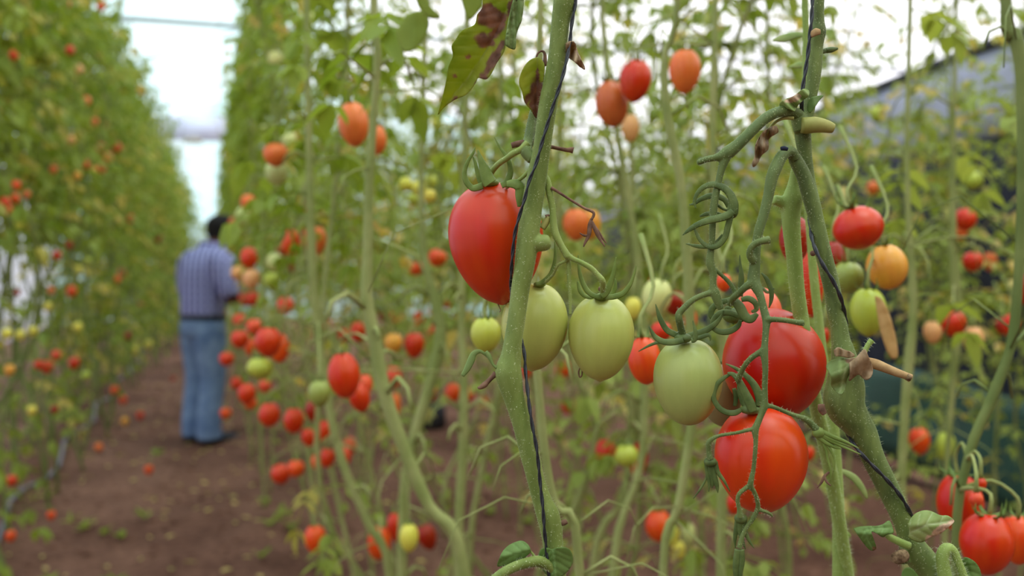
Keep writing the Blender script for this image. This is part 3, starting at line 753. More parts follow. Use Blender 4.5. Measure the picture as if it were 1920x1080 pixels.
# ------------------------------------------------------------------ front plants
def sept(mb,pts,D=.6,flat=.3,**k): ribbon(mb,pts,D,flat,**k)
def leafpoly(mb, outline, D, step=4.0, bend=None, mask=None, midrib=None, sidev=7, vlen=200, vw=1.6):
    """a real leaf blade inside an outline: bent in depth, brown where mask says, veined"""
    o=crom([tuple(map(float,p)) for p in outline+[outline[0]]],3)[:-1]
    o=[V(p) for p in o]
    def inside(x,y):
        c=False; j=len(o)-1
        for i in range(len(o)):
            a,b=o[i],o[j]
            if (a.y>y)!=(b.y>y) and x<(b.x-a.x)*(y-a.y)/(b.y-a.y)+a.x: c=not c
            j=i
        return c
    x0=min(p.x for p in o); x1=max(p.x for p in o); y0=min(p.y for p in o); y1=max(p.y for p in o)
    pts=list(o); y=y0; r=0
    while y<y1:
        x=x0+(step/2 if r%2 else 0)
        while x<x1:
            if inside(x,y) and min((V((x,y))-q).length for q in o)>step*.55: pts.append(V((x,y)))
            x+=step
        y+=step*.87; r+=1
    n=len(o); res=geometry.delaunay_2d_cdt(pts,[(i,(i+1)%n) for i in range(n)],[list(range(n))],1,1e-4)
    vs,fs=res[0],res[2]; b0=len(mb.v)
    segs=[]
    if midrib:
        mr=[V(p) for p in midrib]; segs=[(mr[i],mr[i+1]) for i in range(len(mr)-1)]; side=[]
        for i in range(len(mr)-1):
            d=(mr[i+1]-mr[i])
            for k in range(2):
                q=mr[i]+d*(k/2); dn=d.normalized(); nrm=V((-dn.y,dn.x))
                for s in(-1,1):
                    side.append((q,q+(dn*.75+nrm*s).normalized()*vlen))
    def dseg(p,a,b):
        ab=b-a; t=max(0,min(1,(p-a).dot(ab)/max(ab.length_squared,1e-9))); return (p-a-ab*t).length
    for p in vs:
        p=V(p); dz=bend(p.x,p.y) if bend else 0
        tn=mask(p.x,p.y) if mask else 0; vn=0
        if midrib:
            dm=min(dseg(p,a,b) for a,b in segs); ds=min(dseg(p,a,b) for a,b in side)
            vn=max(math.exp(-(dm/vw)**2),.55*math.exp(-(ds/(vw*.8))**2)); dz+=.0009*(math.exp(-(dm/4)**2)+.6*math.exp(-(ds/3)**2))
        dz+=.0012*noise.noise(V((p.x*.04,p.y*.04,D*9)))
        mb.v.append(P(p.x,p.y,D+dz))
        for nm,val in(('tint',tn),('vein',vn)):
            l=mb.a.setdefault(nm,[0.0]*b0); l.append(val)
    for f in fs: mb.f.append(tuple(b0+i for i in f))
def blobmask(bl):
    def f(x,y):
        m=0
        for cx,cy,rx,ry,an in bl:
            c,s=math.cos(an),math.sin(an); dx,dy=x-cx,y-cy; u=(dx*c+dy*s)/rx; v=(-dx*s+dy*c)/ry
            d=math.sqrt(u*u+v*v)+.55*noise.noise(V((x*.06,y*.06,cx)))
            m=max(m,min(1,max(0,(1.08-d)*5)))
        return m
    return f

# ---------- plant 1: the stem before the large red tomato
D=.6
base=P(1045,1100,D); 
t1=thing('tomato_plant',V((base.x,base.y,0)),'foremost tomato plant with a thick hairy stem, twine wound round it and pruned leaf stubs','plant')
mb=MB()
ptube(mb,[(1062,-60,36),(1059,-12,40),(1058,5,42),(1053,30,37),(1050,50,35),(1045,100,33.5),(1037,150,35),(1027,200,35.5),(1020,250,33.5),(1014,290,34),(1005,340,39),(997,390,40),
  (992,430,42),(987,470,41),(983,500,38.5),(976,540,35.5),(968,600,34),(962,640,35),(958,668,39),(953,695,50),(957,718,47),(965,750,38.5),(981,800,38),(993,850,37),(1005,900,33.5),(1017,940,37),(1027,965,44),(1033,990,42),
  (1038,1030,38),(1044,1100,40),(1050,1180,42)],D,n=16,sub=3)
lower=P(1050,1180,D); ptube_pts=[lower,V((lower.x+.01,D+.01,lower.z-.25)),V((lower.x,D+.03,.3)),V((base.x,D+.02,gz(base.x,D)-.02))]
tube(mb,ptube_pts,[.0068,.0075,.008,.009],n=14,sub=4)
up=P(1062,-60,D); tube(mb,[up,V((up.x+.01,D,up.z+.3)),V((up.x,D+.02,up.z+.9))],[.0058,.005,.004],n=12,sub=3)
ptube(mb,[(1000,455,30),(1014,456,32),(1024,454,31),(1032,452,22)],D-.001,n=14,sub=3)       # cut-off shoot bump
ptube(mb,[(968,690,34),(945,692,32),(932,692,18)],D,n=12,sub=3)
ptube(mb,[(1025,940,20),(1040,975,24),(1046,1000,20)],D,n=12,sub=3)
st1=put('stem',mb,M['stem'],t1,remesh=.0008)
h=hairs(mb,5200,.0008,.0022); tag(put('stem_hairs',h,M['hair'],put.last,smooth=False),kind='stuff')
# side stem joining from behind, upper left
mb=MB(); ptube(mb,[(1018,140,13,.622),(1009,180,15,.620),(1000,217,19,.617),(992,262,22,.610),(986,282,25,.605),(1000,300,22,.602)],n=12)
put('side_stem',mb,M['stem_r'],t1,remesh=.0008); h=hairs(mb,5000,.001,.002); tag(put('side_stem_hairs',h,M['hair'],put.last,smooth=False),kind='stuff')
mb=MB(); ptube(mb,[(959,273,11,.607),(980,268,12,.607),(1000,268,10,.609),(1036,276,7,.609),(1062,281,8,.607),(1070,281,11,.607),(1075,282,12,.607)],n=9); put('dead_twig',mb,M['brown'],t1)
# pedicels and truss of the large tomato
mb=MB(); ptube(mb,[(990,268,13,.604),(977,280,12,.604),(962,288,12,.606),(950,297,11,.61),(935,307,11,.616),(922,322,12,.622),(914,338,14,.626)],n=10)
ptube(mb,[(992,320,8,.603),(978,334,7,.606),(962,344,6,.612),(950,352,6,.62)],n=8)
put('fruit_truss',mb,M['truss_y'],t1)
mb=MB(); ptube(mb,[(1018,325,12,.602),(1026,340,14),(1031,365,14),(1036,390,13),(1038,420,14),(1042,440,15),(1052,460,13),(1065,482,15)],n=10)
ptube(mb,[(1062,478,13),(1075,486,11),(1085,490,10),(1107,502,11),(1120,515,11),(1130,527,12),(1130,540,11,.607),(1129,552,9,.613)],.602,n=10)
ptube(mb,[(1063,480,10),(1066,492,10),(1067,530,8),(1069,555,7),(1069,590,6)],.606,n=8)
ptube(mb,[(1064,488,6),(1058,491,6),(1046,497,6),(1037,515,6,.608),(1022,530,7,.612)],.604,n=8)
put('fruit_truss',mb,M['truss_y'],t1,remesh=.0006,sm=3); h=hairs(mb,2500,.0008,.0016); tag(put('truss_hairs',h,M['hair'],put.last,smooth=False),kind='stuff')
mb=MB(); ptube(mb,[(1033,352,7),(1045,359,5.5),(1070,375,5),(1095,390,5),(1113,399,6),(1109,412,5)],.6,n=7)
ptube(mb,[(1109,410,5),(1106,422,9),(1104,440,8),(1097,455,5),(1094,463,2)],.6,n=7,flat=.5); ptube(mb,[(1108,412,5),(1115,428,8),(1123,445,7),(1134,462,2)],.6,n=7,flat=.5)
ptube(mb,[(1112,418,3),(1125,440,6),(1137,456,2)],.603,n=7,flat=.5); ptube(mb,[(1104,440,3),(1096,442,4),(1087,437,2)],.6,n=6)
put('dried_flower',mb,M['brown'],t1)
mb=MB(); ptube(mb,[(1016,428,14),(1024,416,13),(1028,406,9)],.603,n=8); put('bud_stub',mb,M['stubg'],t1)
mb=MB(); ptube(mb,[(1024,407,10),(1029,404,5),(1035,405,2)],.603,n=7); put('bud_tip',mb,M['brown'],t1)
# stub and limp leaf at the lower node
mb=MB(); ptube(mb,[(930,700,12),(922,708,9),(914,716,9),(908,722,11),(899,727,7),(896,725,2)],.6,n=8); put('dead_twig',mb,M['brown'],t1)
mb=MB(); ptube(mb,[(932,690,7),(924,683,5),(917,668,9),(911,659,7)],.598,n=8); ptube(mb,[(926,686,4),(918,672,5),(905,661,6),(897,659,8),(888,664,11),(883,676,14),(876,691,12),(867,705,7)],.6,flat=.35,n=8)
put('limp_leaf',mb,M['leaf_u'],t1)
mb=MB(); ptube(mb,[(1050,982,9),(1057,980,11),(1063,977,9)],.6,n=8); put('dead_twig',mb,M['brown'],t1)
# blotched leaf, top
OL=[(905,-30),(905,0),(904,15),(895,27),(892,42),(886,49),(867,57),(854,75),(847,87),(849,105),(841,125),(837,150),(829,185),(821,215),(832,202),(852,187),(875,177),(892,155),(897,146),(910,149),(920,140),(932,117),(945,97),(948,80),(956,50),(962,20),(972,-30)]
mid=[(962,-30),(950,20),(932,60),(905,105),(870,155),(823,212)]
def bendL(x,y):
    # folded along the midrib
    best=1e9
    for i in range(len(mid)-1):
        a=V(mid[i]);b=V(mid[i+1]);p=V((x,y));ab=b-a;t=max(0,min(1,(p-a).dot(ab)/ab.length_squared));best=min(best,(p-a-ab*t).length)
    return -.00022*best+.008*((y-60)/180)**2
mb=MB(); leafpoly(mb,OL,.605,4,bendL,blobmask([(915,30,26,22,.3),(932,42,22,14,-.4),(908,76,20,12,.3),(930,60,20,9,-.6),(928,108,9,34,.5),(906,143,9,9,0),(964,8,9,26,.35),(878,106,5,4,0),(853,185,7,3,-.5),(852,143,4,3,0),(900,150,22,4,-.9)]),midrib=mid,vlen=70)
lt=put('blotched_leaf',mb,M['leaf_y'],t1,solid=.0004); lt['label']='yellowing leaf blotched brown, curled at its tip'
mb=MB(); OR=[(975,-30),(962,0),(955,30),(950,55),(947,80),(950,87),(965,93),(967,80),(967,70),(972,52),(978,38),(981,15),(982,-30)]
leafpoly(mb,OR,.603,3.5,lambda x,y:-.0004*abs(x-966)+.002*math.sin(x*.5),None,midrib=[(972,-30),(966,20),(960,50),(960,88)],vlen=30)
put('leaf_edge',mb,M['leaf_u'],t1,solid=.0004)
mb=MB(); tube(mb,[P(972,-40,.605),P(968,-120,.607),P(1000,-220,.605),P(1056,-300,.602)],[.0016,.002,.0025,.004],n=8,sub=4); put('leaf_stalk',mb,M['truss_y'],t1)
# drooping half dead leaf left of the stem
OW=[(1007,107),(992,114),(979,132),(973,155),(979,172),(984,192),(996,207),(1006,222),(1011,202),(1015,175),(1019,150),(1021,125),(1016,112)]
mb=MB(); leafpoly(mb,OW,.608,3.2,lambda x,y:-.0003*abs(x-(1008-.02*(y-107)))+.004*((y-107)/115)**2,blobmask([(1004,180,15,34,.1),(1006,212,14,22,0),(986,190,6,14,.5),(1008,150,4,26,0)]),midrib=[(1007,107),(1006,150),(1007,190),(1006,221)],vlen=28)
lt=put('drooping_leaf',mb,M['leaf_y'],t1,solid=.0004); lt['label']='drooping leaf, brown and dead at its lower half'
mb=MB(); ptube(mb,[(1007,125,4),(1006,110,4),(1008,101,4),(1014,96,4),(1020,98,5),(1022,108,7),(1021,122,9),(1018,118,4)],.611,n=7); put('leaf_stalk',mb,M['brown'],t1)
# dry scrap caught right of the stem
mb=MB(); leafpoly(mb,[(1061,82),(1069,77),(1078,80),(1082,95),(1090,112),(1097,130),(1087,125),(1076,115),(1069,110),(1062,100)],.598,2.5,lambda x,y:.004*math.sin((x+y)*.13)+.002*math.sin(x*.5),None)
o=put('dry_leaf_scrap',mb,M['leaf_d'],t1,solid=.0006)
# shoot with two fresh leaves at the bottom
mb=MB(); ptube(mb,[(1046,1085,20,.598),(1032,1064,21,.594),(1012,1053,21,.59),(990,1055,20,.588),(962,1064,19,.588),(938,1078,19,.588),(915,1098,18,.588)],n=12)
put('side_shoot',mb,M['stem'],t1); h=hairs(mb,5000,.001,.002); tag(put('side_shoot_hairs',h,M['hair'],put.last,smooth=False),kind='stuff')
mb=MB(); leafpoly(mb,[(1010,1040),(1014,1030),(1025,1027),(1034,1030),(1045,1027),(1058,1026),(1068,1030),(1073,1040),(1074,1053),(1068,1066),(1058,1077),(1043,1084),(1030,1081),(1018,1070),(1009,1054)],.588,3,lambda x,y:.0002*abs(x-1040)+.00006*(y-1030),None,midrib=[(1036,1029),(1040,1050),(1042,1083)],vlen=34)
put('young_leaf',mb,M['leaf'],t1,solid=.0004)
mb=MB(); leafpoly(mb,[(996,1034),(991,1022),(980,1014),(968,1016),(955,1022),(944,1032),(937,1045),(932,1061),(945,1061),(965,1056),(982,1047)],.59,3,lambda x,y:.00025*abs(y-1038+.25*(x-965))-.0001*(x-960),None,midrib=[(996,1034),(965,1040),(933,1060)],vlen=30)
put('young_leaf',mb,M['leaf'],t1,solid=.0004)
mb=MB(); ptube(mb,[(994,1033,4),(1000,1040,5),(1005,1048,6)],.59,n=7); put('leaf_stalk',mb,M['stem'],t1)

# ---------- twisted black twine
def twine(px, label, name='support_twine', w=8.0, ends=None):
    q=[(a,b,d) for a,b,d in px]; p=[P(*x) for x in q]
    c=crom([tuple(v) for v in p],14); c=[V(v) for v in c]
    if ends: c=[ends[0]]+c if ends[0] is not None else c
    mb=MB(); L=0; ro=w*.28/F*.6
    for s in(0,PI):
        pts=[];L=0
        for i,v in enumerate(c):
            if i: L+=(v-c[i-1]).length
            t=(c[min(i+1,len(c)-1)]-c[max(i-1,0)]).normalized(); a=t.cross(V((0,1,0))).normalized(); b=t.cross(a)
            an=s+L*2*PI/.022; pts.append(v+(a*math.cos(an)+b*math.sin(an))*ro*.62)
        tube(mb,pts,[ro*1.0]*len(pts),n=8)
    o=put(name,mb,M['twine']); tag(o,label,'twine'); return o
twine([(1085,-60,.598),(1079,5,.597),(1072,45,.596),(1069,75,.596),(1064,105,.593),(1057,135,.591),(1050,160,.5905),(1040,190,.5905),(1029,225,.5905),(1017,265,.5905),(1005,307,.5905),(992,340,.5905),(984,372,.5905),(973,408,.592),(965,440,.594),(961,477,.596),(959,502,.598),(958,530,.603),
 (960,565,.607),(970,610,.608),(980,645,.606),(984,670,.603),(985,692,.601),(989,730,.597),(992,757,.5945),(998,797,.5925),(1007,847,.5915),(1013,907,.592),(1018,953,.591),(1021,997,.591),(1024,1025,.592),(1027,1060,.592),(1035,1120,.594)],
 'black twisted twine winding round the foremost stem across the large red tomato')

# ---------- hero fruit
def hero(name,label,c,w,h,col,tilt,mesh,rx=0,rz=0,calyx=None,stain=None):
    px,py,d=c; o_=P(px,py,d); t=thing('tomato',o_,label,'tomato')
    o=bpy.data.objects.new('fruit',mesh); COL.objects.link(o); o.parent=t
    o.scale=(w/F*d,w/F*d*.97,h/F*d); o.rotation_euler=(rx,-tilt,rz); o.color=lin(col)
    return t
hm=lambda n,**k: fruit_mesh(n,nu=64,nv=48,**k)
GR=(188,188,94); GR2=(170,174,94)
ta=hero('a','large glossy red tomato hanging behind the foremost stem and its black twine',(931,455,.637),180,229,(204,26,10),.10,hm('h1',peak=.43,full=.49,dimple=.03,lobes=5,lob=.003,seed=3))
mb=MB()
sept(mb,[(905,348,14),(890,353,13),(882,350,12),(873,338,11),(871,322,9),(877,303,7),(887,287,5),(891,276,1.5)],.618)
sept(mb,[(903,346,9),(899,338,9),(895,322,9),(891,305,6),(887,294,3)],.62)
sept(mb,[(920,344,28),(915,336,27),(908,317,20),(901,298,11),(896,281,2)],.613)
sept(mb,[(940,348,12),(950,342,12),(957,325,11),(956,308,10),(950,294,8),(940,280,5),(932,267,3),(927,257,1)],.616)
sept(mb,[(950,345,12),(966,345,20),(976,352,22),(975,368,18),(973,388,6)],.606)
ball(mb,P(918,343,.624),.006,.006,.003)
put('calyx',mb,M['sepal_y'],ta)
mb=MB(); ptube(mb,[(933,568,2.5),(936,575,2),(939,582,1.6),(936,585,1.2)],.637,n=6); put('style_thread',mb,M['brown'],ta)
tb=hero('b','pale green tomato half covered by the foremost stem, left one of the green pair',(1002,612,.640),126,165,GR,-.07,hm('h2',peak=.46,full=.47,dimple=.02,seed=4))
mb=MB(); sept(mb,[(1005,533,7),(1018,529,10),(1032,515,9),(1039,495,7),(1041,475,5),(1040,452,2)],.622); ball(mb,P(1012,533,.63),.004,.004,.002); put('calyx',mb,M['sepal_y'],tb)
tc=hero('c','pale green tomato hanging free with upright sepals, right one of the green pair',(1127,633,.632),125,160,GR,-.03,hm('h3',peak=.45,full=.47,dimple=.02,nip=.02,seed=6))
mb=MB()
sept(mb,[(1128,557,9),(1112,554,10),(1099,542,10),(1089,520,8),(1085,498,5),(1084,478,1.5)],.612)
sept(mb,[(1128,556,12),(1137,547,13),(1147,524,10),(1152,502,7),(1155,482,1.5)],.609)
sept(mb,[(1135,558,10),(1152,556,11),(1168,550,10),(1181,534,8),(1189,514,5),(1193,498,1.5)],.612)
sept(mb,[(1120,558,8),(1099,556,8),(1088,545,9),(1083,527,3)],.625); sept(mb,[(1140,556,6),(1150,548,8),(1154,535,7),(1153,522,2)],.63)
ball(mb,P(1128,557,.622),.005,.005,.0025); put('calyx',mb,M['sepal_y'],tc)
mb=MB(); ball(mb,P(1128,542,.613),.0022,.0022,.002,8,6); put('calyx_knob',mb,M['brown'],put.last)
mb=MB(); ptube(mb,[(1088,688,2.5),(1085,698,3),(1087,707,3),(1091,703,3),(1091,690,2.5),(1086,684,2)],.634,n=6); o=put('dried_blossom',mb,M['brown'],t1)
td=hero('d','long green tomato with a spread calyx on the hooked truss',(1290,716,.618),130,162,GR2,.02,hm('h4',peak=.45,full=.45,dimple=.03,nip=0,seed=8))
mb=MB()
sept(mb,[(1281,632,10),(1266,627,12),(1250,618,12),(1238,598,10),(1232,580,5),(1229,570,1.5)],.607)
sept(mb,[(1281,637,12),(1265,641,13),(1245,641,12),(1229,632,10),(1221,620,6),(1217,612,1.5)],.600)
sept(mb,[(1250,640,7),(1234,642,6),(1217,648,5),(1197,659,1.5)],.612)
sept(mb,[(1296,638,10),(1302,636,11),(1304,624,9),(1301,610,5),(1299,601,1.5)],.598)
sept(mb,[(1285,632,12),(1303,627,13),(1322,620,12),(1340,608,10),(1352,594,6),(1357,582,3)],.61)
sept(mb,[(1300,636,8),(1315,632,8),(1328,628,7),(1332,634,4),(1331,640,1.5)],.604)
ball(mb,P(1281,634,.606),.0055,.0055,.003); put('calyx',mb,M['sepal'],td)
te=hero('e','biggest deep red tomato of the hooked truss, beside the long green one',(1451,681,.658),193,212,(194,17,8),.30,hm('h5',peak=.5,full=.49,dimple=.03,lobes=4,lob=.005,seed=9),rz=.5)
mb=MB()
# rings of curled sepals on top of it
sept(mb,[(1384,592,12),(1366,586,12),(1350,588,12),(1338,600,11),(1337,614,10),(1350,622,11),(1368,621,12),(1384,611,10),(1388,600,6)],.612)
sept(mb,[(1362,566,12),(1374,564,16),(1386,574,20),(1396,592,20),(1408,598,16),(1420,588,8)],.606)
sept(mb,[(1390,562,9),(1404,560,12),(1416,568,12),(1418,580,9),(1409,585,5)],.618)
sept(mb,[(1345,600,10),(1334,592,12),(1336,578,12),(1350,568,12),(1368,562,9)],.620)
sept(mb,[(1358,590,10),(1366,578,12),(1370,596,12),(1378,606,9)],.624)
sept(mb,[(1388,556,10),(1389,540,12),(1390,518,11),(1388,498,6),(1387,478,1.5)],.626)
sept(mb,[(1428,512,3),(1438,524,9),(1446,545,10),(1446,562,8),(1442,577,2)],.615)
ball(mb,P(1378,592,.626),.008,.006,.005); put('calyx',mb,M['sepal'],te)
tf=hero('f','lowest large orange red tomato of the hooked truss, crossed by thin stalks',(1427,860,.620),171,201,(220,40,10),-.02,hm('h6',peak=.47,full=.46,dimple=.02,lobes=3,lob=.004,seed=11))
mb=MB()
sept(mb,[(1412,772,16),(1407,758,20),(1396,735,17),(1384,712,13),(1374,702,9),(1364,700,5)],.600)
sept(mb,[(1390,768,8),(1378,774,11),(1362,773,11),(1347,763,11),(1338,744,10),(1344,722,9),(1358,708,8),(1370,702,4)],.602)
sept(mb,[(1424,762,18),(1424,745,18),(1414,722,15),(1398,704,11),(1380,691,7),(1361,682,2)],.604)
sept(mb,[(1376,728,8),(1380,745,10),(1378,762,8)],.613); sept(mb,[(1402,765,10),(1392,755,9),(1385,735,7),(1384,720,4)],.612)
ball(mb,P(1408,768,.606),.007,.005,.003); put('calyx',mb,M['sepal'],tf)
tg=hero('g','pinkish half ripe tomato behind the top of the biggest deep red one',(1424,590,.705),84,106,(232,92,70),.2,hm('h7',peak=.44,full=.55,seed=12))
mb=MB(); sept(mb,[(1412,545,8),(1428,541,8),(1440,548,6),(1452,540,3)],.69); put('calyx',mb,M['sepal'],tg)
th=hero('h','dull green tomato mostly hidden between the long green and the red ones',(1352,738,.69),80,120,(140,128,84),0,hm('h8',peak=.5,full=.5,seed=13))
mb=MB(); sept(mb,[(1340,682,6),(1352,680,7),(1364,683,4)],.69); put('calyx',mb,M['sepal'],th)

# ---------- plant 2: forked stems with the hooked truss
b2=P(1770,1200,.62)
t2=thing('tomato_plant',V((b2.x,.66,0)),'front tomato plant with knotted, forking stems carrying the hooked truss','plant')
mb=MB()
ptube(mb,[(1541,-60,18),(1537,-10,19),(1535,20,20),(1535,40,22),(1534,58,30),(1532,72,28),(1530,90,26),(1529,110,27),(1525,150,26),(1520,180,24),(1515,210,24),(1508,225,30),(1505,245,32),(1507,270,29),(1511,300,25),(1516,340,26),(1524,380,28)],.622,n=14)
ptube(mb,[(1490,206,22),(1497,222,30),(1504,245,32)],.618,n=14,sub=3)
ptube(mb,[(1478,292,20),(1486,292,24),(1496,308,27),(1507,330,28),(1515,355,30),(1523,382,30),(1530,410,28.5),(1536,440,30),(1545,480,31),(1554,515,31.5),(1562,552,31),(1567,590,31),(1573,610,31.5),(1576,635,34),(1580,655,42),(1583,675,50),(1584,700,62),(1585,726,72),(1582,748,76),(1588,768,72),
  (1602,788,60),(1612,802,54),(1620,815,51),(1635,854,44),(1654,893,41.5),(1673,932,41),(1691,971,38),(1700,998,37),(1706,1015,44),(1718,1036,52),(1733,1055,54),(1748,1075,54),(1765,1100,54),(1790,1160,50)],.614,n=18,sub=3)
ptube(mb,[(1700,1042,30),(1690,1045,27),(1684,1046,25)],.610,n=14,sub=2)
lw=P(1790,1160,.614); tube(mb,[lw,V((lw.x+.02,.63,lw.z-.25)),V((lw.x,.65,.3)),V((b2.x,.66,gz(b2.x,.66)-.02))],[.008,.008,.009,.01],n=14,sub=4)
u2=P(1541,-60,.622); tube(mb,[u2,V((u2.x+.01,.63,u2.z+.4)),V((u2.x,.65,u2.z+1.0))],[.003,.003,.003],n=10,sub=3)
put('stem',mb,M['stem_r'],t2,remesh=.0008); h=hairs(mb,4200,.0012,.0032); tag(put('stem_hairs',h,M['hair'],put.last,smooth=False),kind='stuff')
mb=MB()
ptube(mb,[(1494,300,16,.632),(1492,320,19,.634),(1490,345,26,.636),(1487,370,37,.637),(1483,400,36,.638),(1485,440,33,.639),(1489,480,30.5,.64),(1494,540,29,.642),(1501,590,29,.645),(1509,640,28,.65),(1516,690,28,.70),(1530,760,27,.72),(1560,900,26,.74),(1590,1080,24,.76)],n=14)
ptube(mb,[(1480,384,26,.637),(1464,378,22,.637),(1450,374,19,.636)],n=12,sub=3)
lw=P(1590,1080,.76); tube(mb,[lw,V((lw.x,.76,.4)),V((lw.x+.02,.74,gz(lw.x,.74)-.02))],[.005,.006,.007],n=10,sub=3)
put('light_stem',mb,M['stem_l'],t2,remesh=.0009); h=hairs(mb,4200,.0014,.0036); tag(put('light_stem_hairs',h,M['hair'],put.last,smooth=False),kind='stuff')
# cut stub with yellow end
mb=MB(); ptube(mb,[(1503,235,30),(1515,235,31),(1530,234,30),(1545,236,26),(1556,239,22),(1563,241,17)],.612,n=14,sub=3); put('cut_stub',mb,M['stubg'],t2)
mb=MB(); ptube(mb,[(1684,1046,24,.607),(1682,1046,23,.605)],n=14,sub=1); put('cut_end',mb,M['cork'],t2)
mb=MB(); tube(mb,[P(1692,1042,.600),P(1689,1044,.596)],[.0042,.0036],n=14); put('cut_end',mb,M['cork'],t2)
# hooked truss: upper arm with the open ring of sepals
mb=MB()
ptube(mb,[(1497,216,24,.617),(1482,209,21,.613),(1460,210,21,.608),(1435,222,21,.605),(1410,245,21,.602),(1385,270,22,.6),(1365,286,26,.6),(1352,293,20,.6),(1340,296,13,.6),(1324,299,12,.6),(1311,304,11,.6),(1307,305,8,.6)],n=12)
ptube(mb,[(1368,282,20),(1359,300,18),(1352,320,14),(1347,342,13),(1343,360,14),(1338,390,15),(1336,422,13),(1335,452,12),(1333,470,13),(1331,492,16),(1337,512,14),(1337,535,13),(1340,548,18),(1346,566,16),(1352,580,12)],.6,n=12)
ptube(mb,[(1338,548,13),(1322,552,11),(1300,562,11),(1283,577,12),(1273,588,13),(1273,598,14),(1276,612,14,.603),(1280,630,15,.606)],.6,n=12)
ptube(mb,[(1340,505,9),(1352,515,8),(1365,527,9),(1375,541,9),(1380,553,10)],.603,n=9)
# lower arm: arch, stubs, and the stalks in front of the fruit
ptube(mb,[(1490,298,22,.612),(1484,286,22,.61),(1474,285,22,.607),(1463,297,23,.604),(1453,318,24,.601),(1447,335,23,.6),(1440,370,20,.599),(1432,402,19,.598),(1423,432,18,.597),(1419,455,18,.597),(1416,480,20,.596),(1415,502,21,.596),(1413,524,24,.596),(1419,540,20,.594),(1426,556,15,.592),(1432,580,15,.59),
  (1437,600,16,.588),(1436,620,13,.586),(1434,645,13,.584),(1433,662,15,.583),(1435,690,11.5,.582),(1434,722,11,.582),(1434,748,12,.582),(1433,762,14,.582),(1427,778,12,.582),(1420,795,13,.582),(1416,806,14,.582),(1417,825,9.5,.582),(1416,846,9,.582),(1413,878,8.5,.583),(1408,902,11,.583),(1407,912,12,.584),
  (1413,920,9,.585),(1419,935,9,.587),(1421,952,9,.589),(1412,972,9,.59),(1402,985,8.5,.59),(1392,1005,9,.59),(1386,1028,11,.59)],n=12)
ptube(mb,[(1413,490,16,.594),(1406,478,14,.592),(1409,464,13,.59),(1420,455,13,.589),(1434,451,14,.588),(1443,449,16,.588)],n=11)
ptube(mb,[(1410,530,18,.595),(1398,538,14,.595),(1385,550,13,.598),(1374,560,12,.602),(1368,572,10,.606)],n=10)
ptube(mb,[(1436,600,13,.587),(1450,599,11,.586),(1475,601,10.5,.586),(1497,605,11,.586),(1507,605,14,.586)],n=10)
ptube(mb,[(1433,655,13,.583),(1422,662,11,.584),(1408,672,11,.586),(1396,686,10,.59),(1388,702,11,.595),(1384,714,12,.599)],n=10)
ptube(mb,[(1435,761,11,.582),(1447,762,9,.583),(1465,769,8.5,.584),(1482,776,8.5,.585),(1500,782,10,.586),(1512,787,13,.587),(1522,796,13,.588),(1531,806,16,.588)],n=10)
ptube(mb,[(1414,804,9,.582),(1400,807,7.5,.582),(1384,811,7,.583),(1365,814,7,.584),(1348,817,7,.585),(1335,823,9,.586),(1329,831,11,.587),(1329,846,10,.588),(1332,862,13,.588)],n=10)
ptube(mb,[(1405,911,10,.584),(1396,917,9,.584),(1386,926,8.5,.584),(1383,938,8.5,.585),(1386,955,9,.586),(1388,970,14,.587)],n=10)
ptube(mb,[(1420,952,8,.589),(1428,957,8,.589),(1437,960,7,.589),(1446,965,6,.589),(1449,970,3,.589)],n=8)
put('fruit_truss',mb,M['truss'],t2,remesh=.00055,sm=3); h=hairs(mb,2600,.0008,.002); tag(put('truss_hairs',h,M['hair'],put.last,smooth=False),kind='stuff')
mb=MB(); ptube(mb,[(1464,279,7),(1470,278,9),(1477,280,7)],.597,n=8,sub=2); put('dark_scar',mb,M['net'],t2)
mb=MB(); ball(mb,P(1524,475,.612),.0018,nu=8,nv=6); put('dark_scar',mb,M['brown'],t2)
# ring of curled empty sepals
mb=MB()
sept(mb,[(1372,402,17),(1376,385,19),(1370,366,17),(1358,353,15),(1340,346,13),(1321,350,10),(1308,362,8),(1302,378,6),(1305,391,1.5)],.598)
sept(mb,[(1366,388,9),(1357,373,12),(1335,367,12),(1315,373,9),(1301,382,6),(1292,384,1.5)],.606)
sept(mb,[(1374,396,14),(1364,404,15),(1348,409,15),(1330,413,14),(1308,421,11),(1292,431,8),(1280,441,1.5)],.594)
sept(mb,[(1370,404,12),(1365,424,12),(1359,445,11),(1346,460,11),(1330,463,10),(1314,452,8),(1306,438,6),(1301,427,3)],.597)
sept(mb,[(1355,440,5),(1345,453,8),(1331,461,9),(1310,462,8),(1286,457,2)],.604)
sept(mb,[(1360,405,4),(1345,400,6),(1325,401,8),(1312,406,3)],.61)
ball(mb,P(1374,394,.6),.0035,.003,.005); ptube(mb,[(1374,396,7),(1356,392,5),(1340,380,6)],.605,n=8)
put('empty_calyx',mb,M['sepal'],t2); h=hairs(mb,1500,.0006,.0012); tag(put('calyx_hairs',h,M['hair'],put.last,smooth=False),kind='stuff')
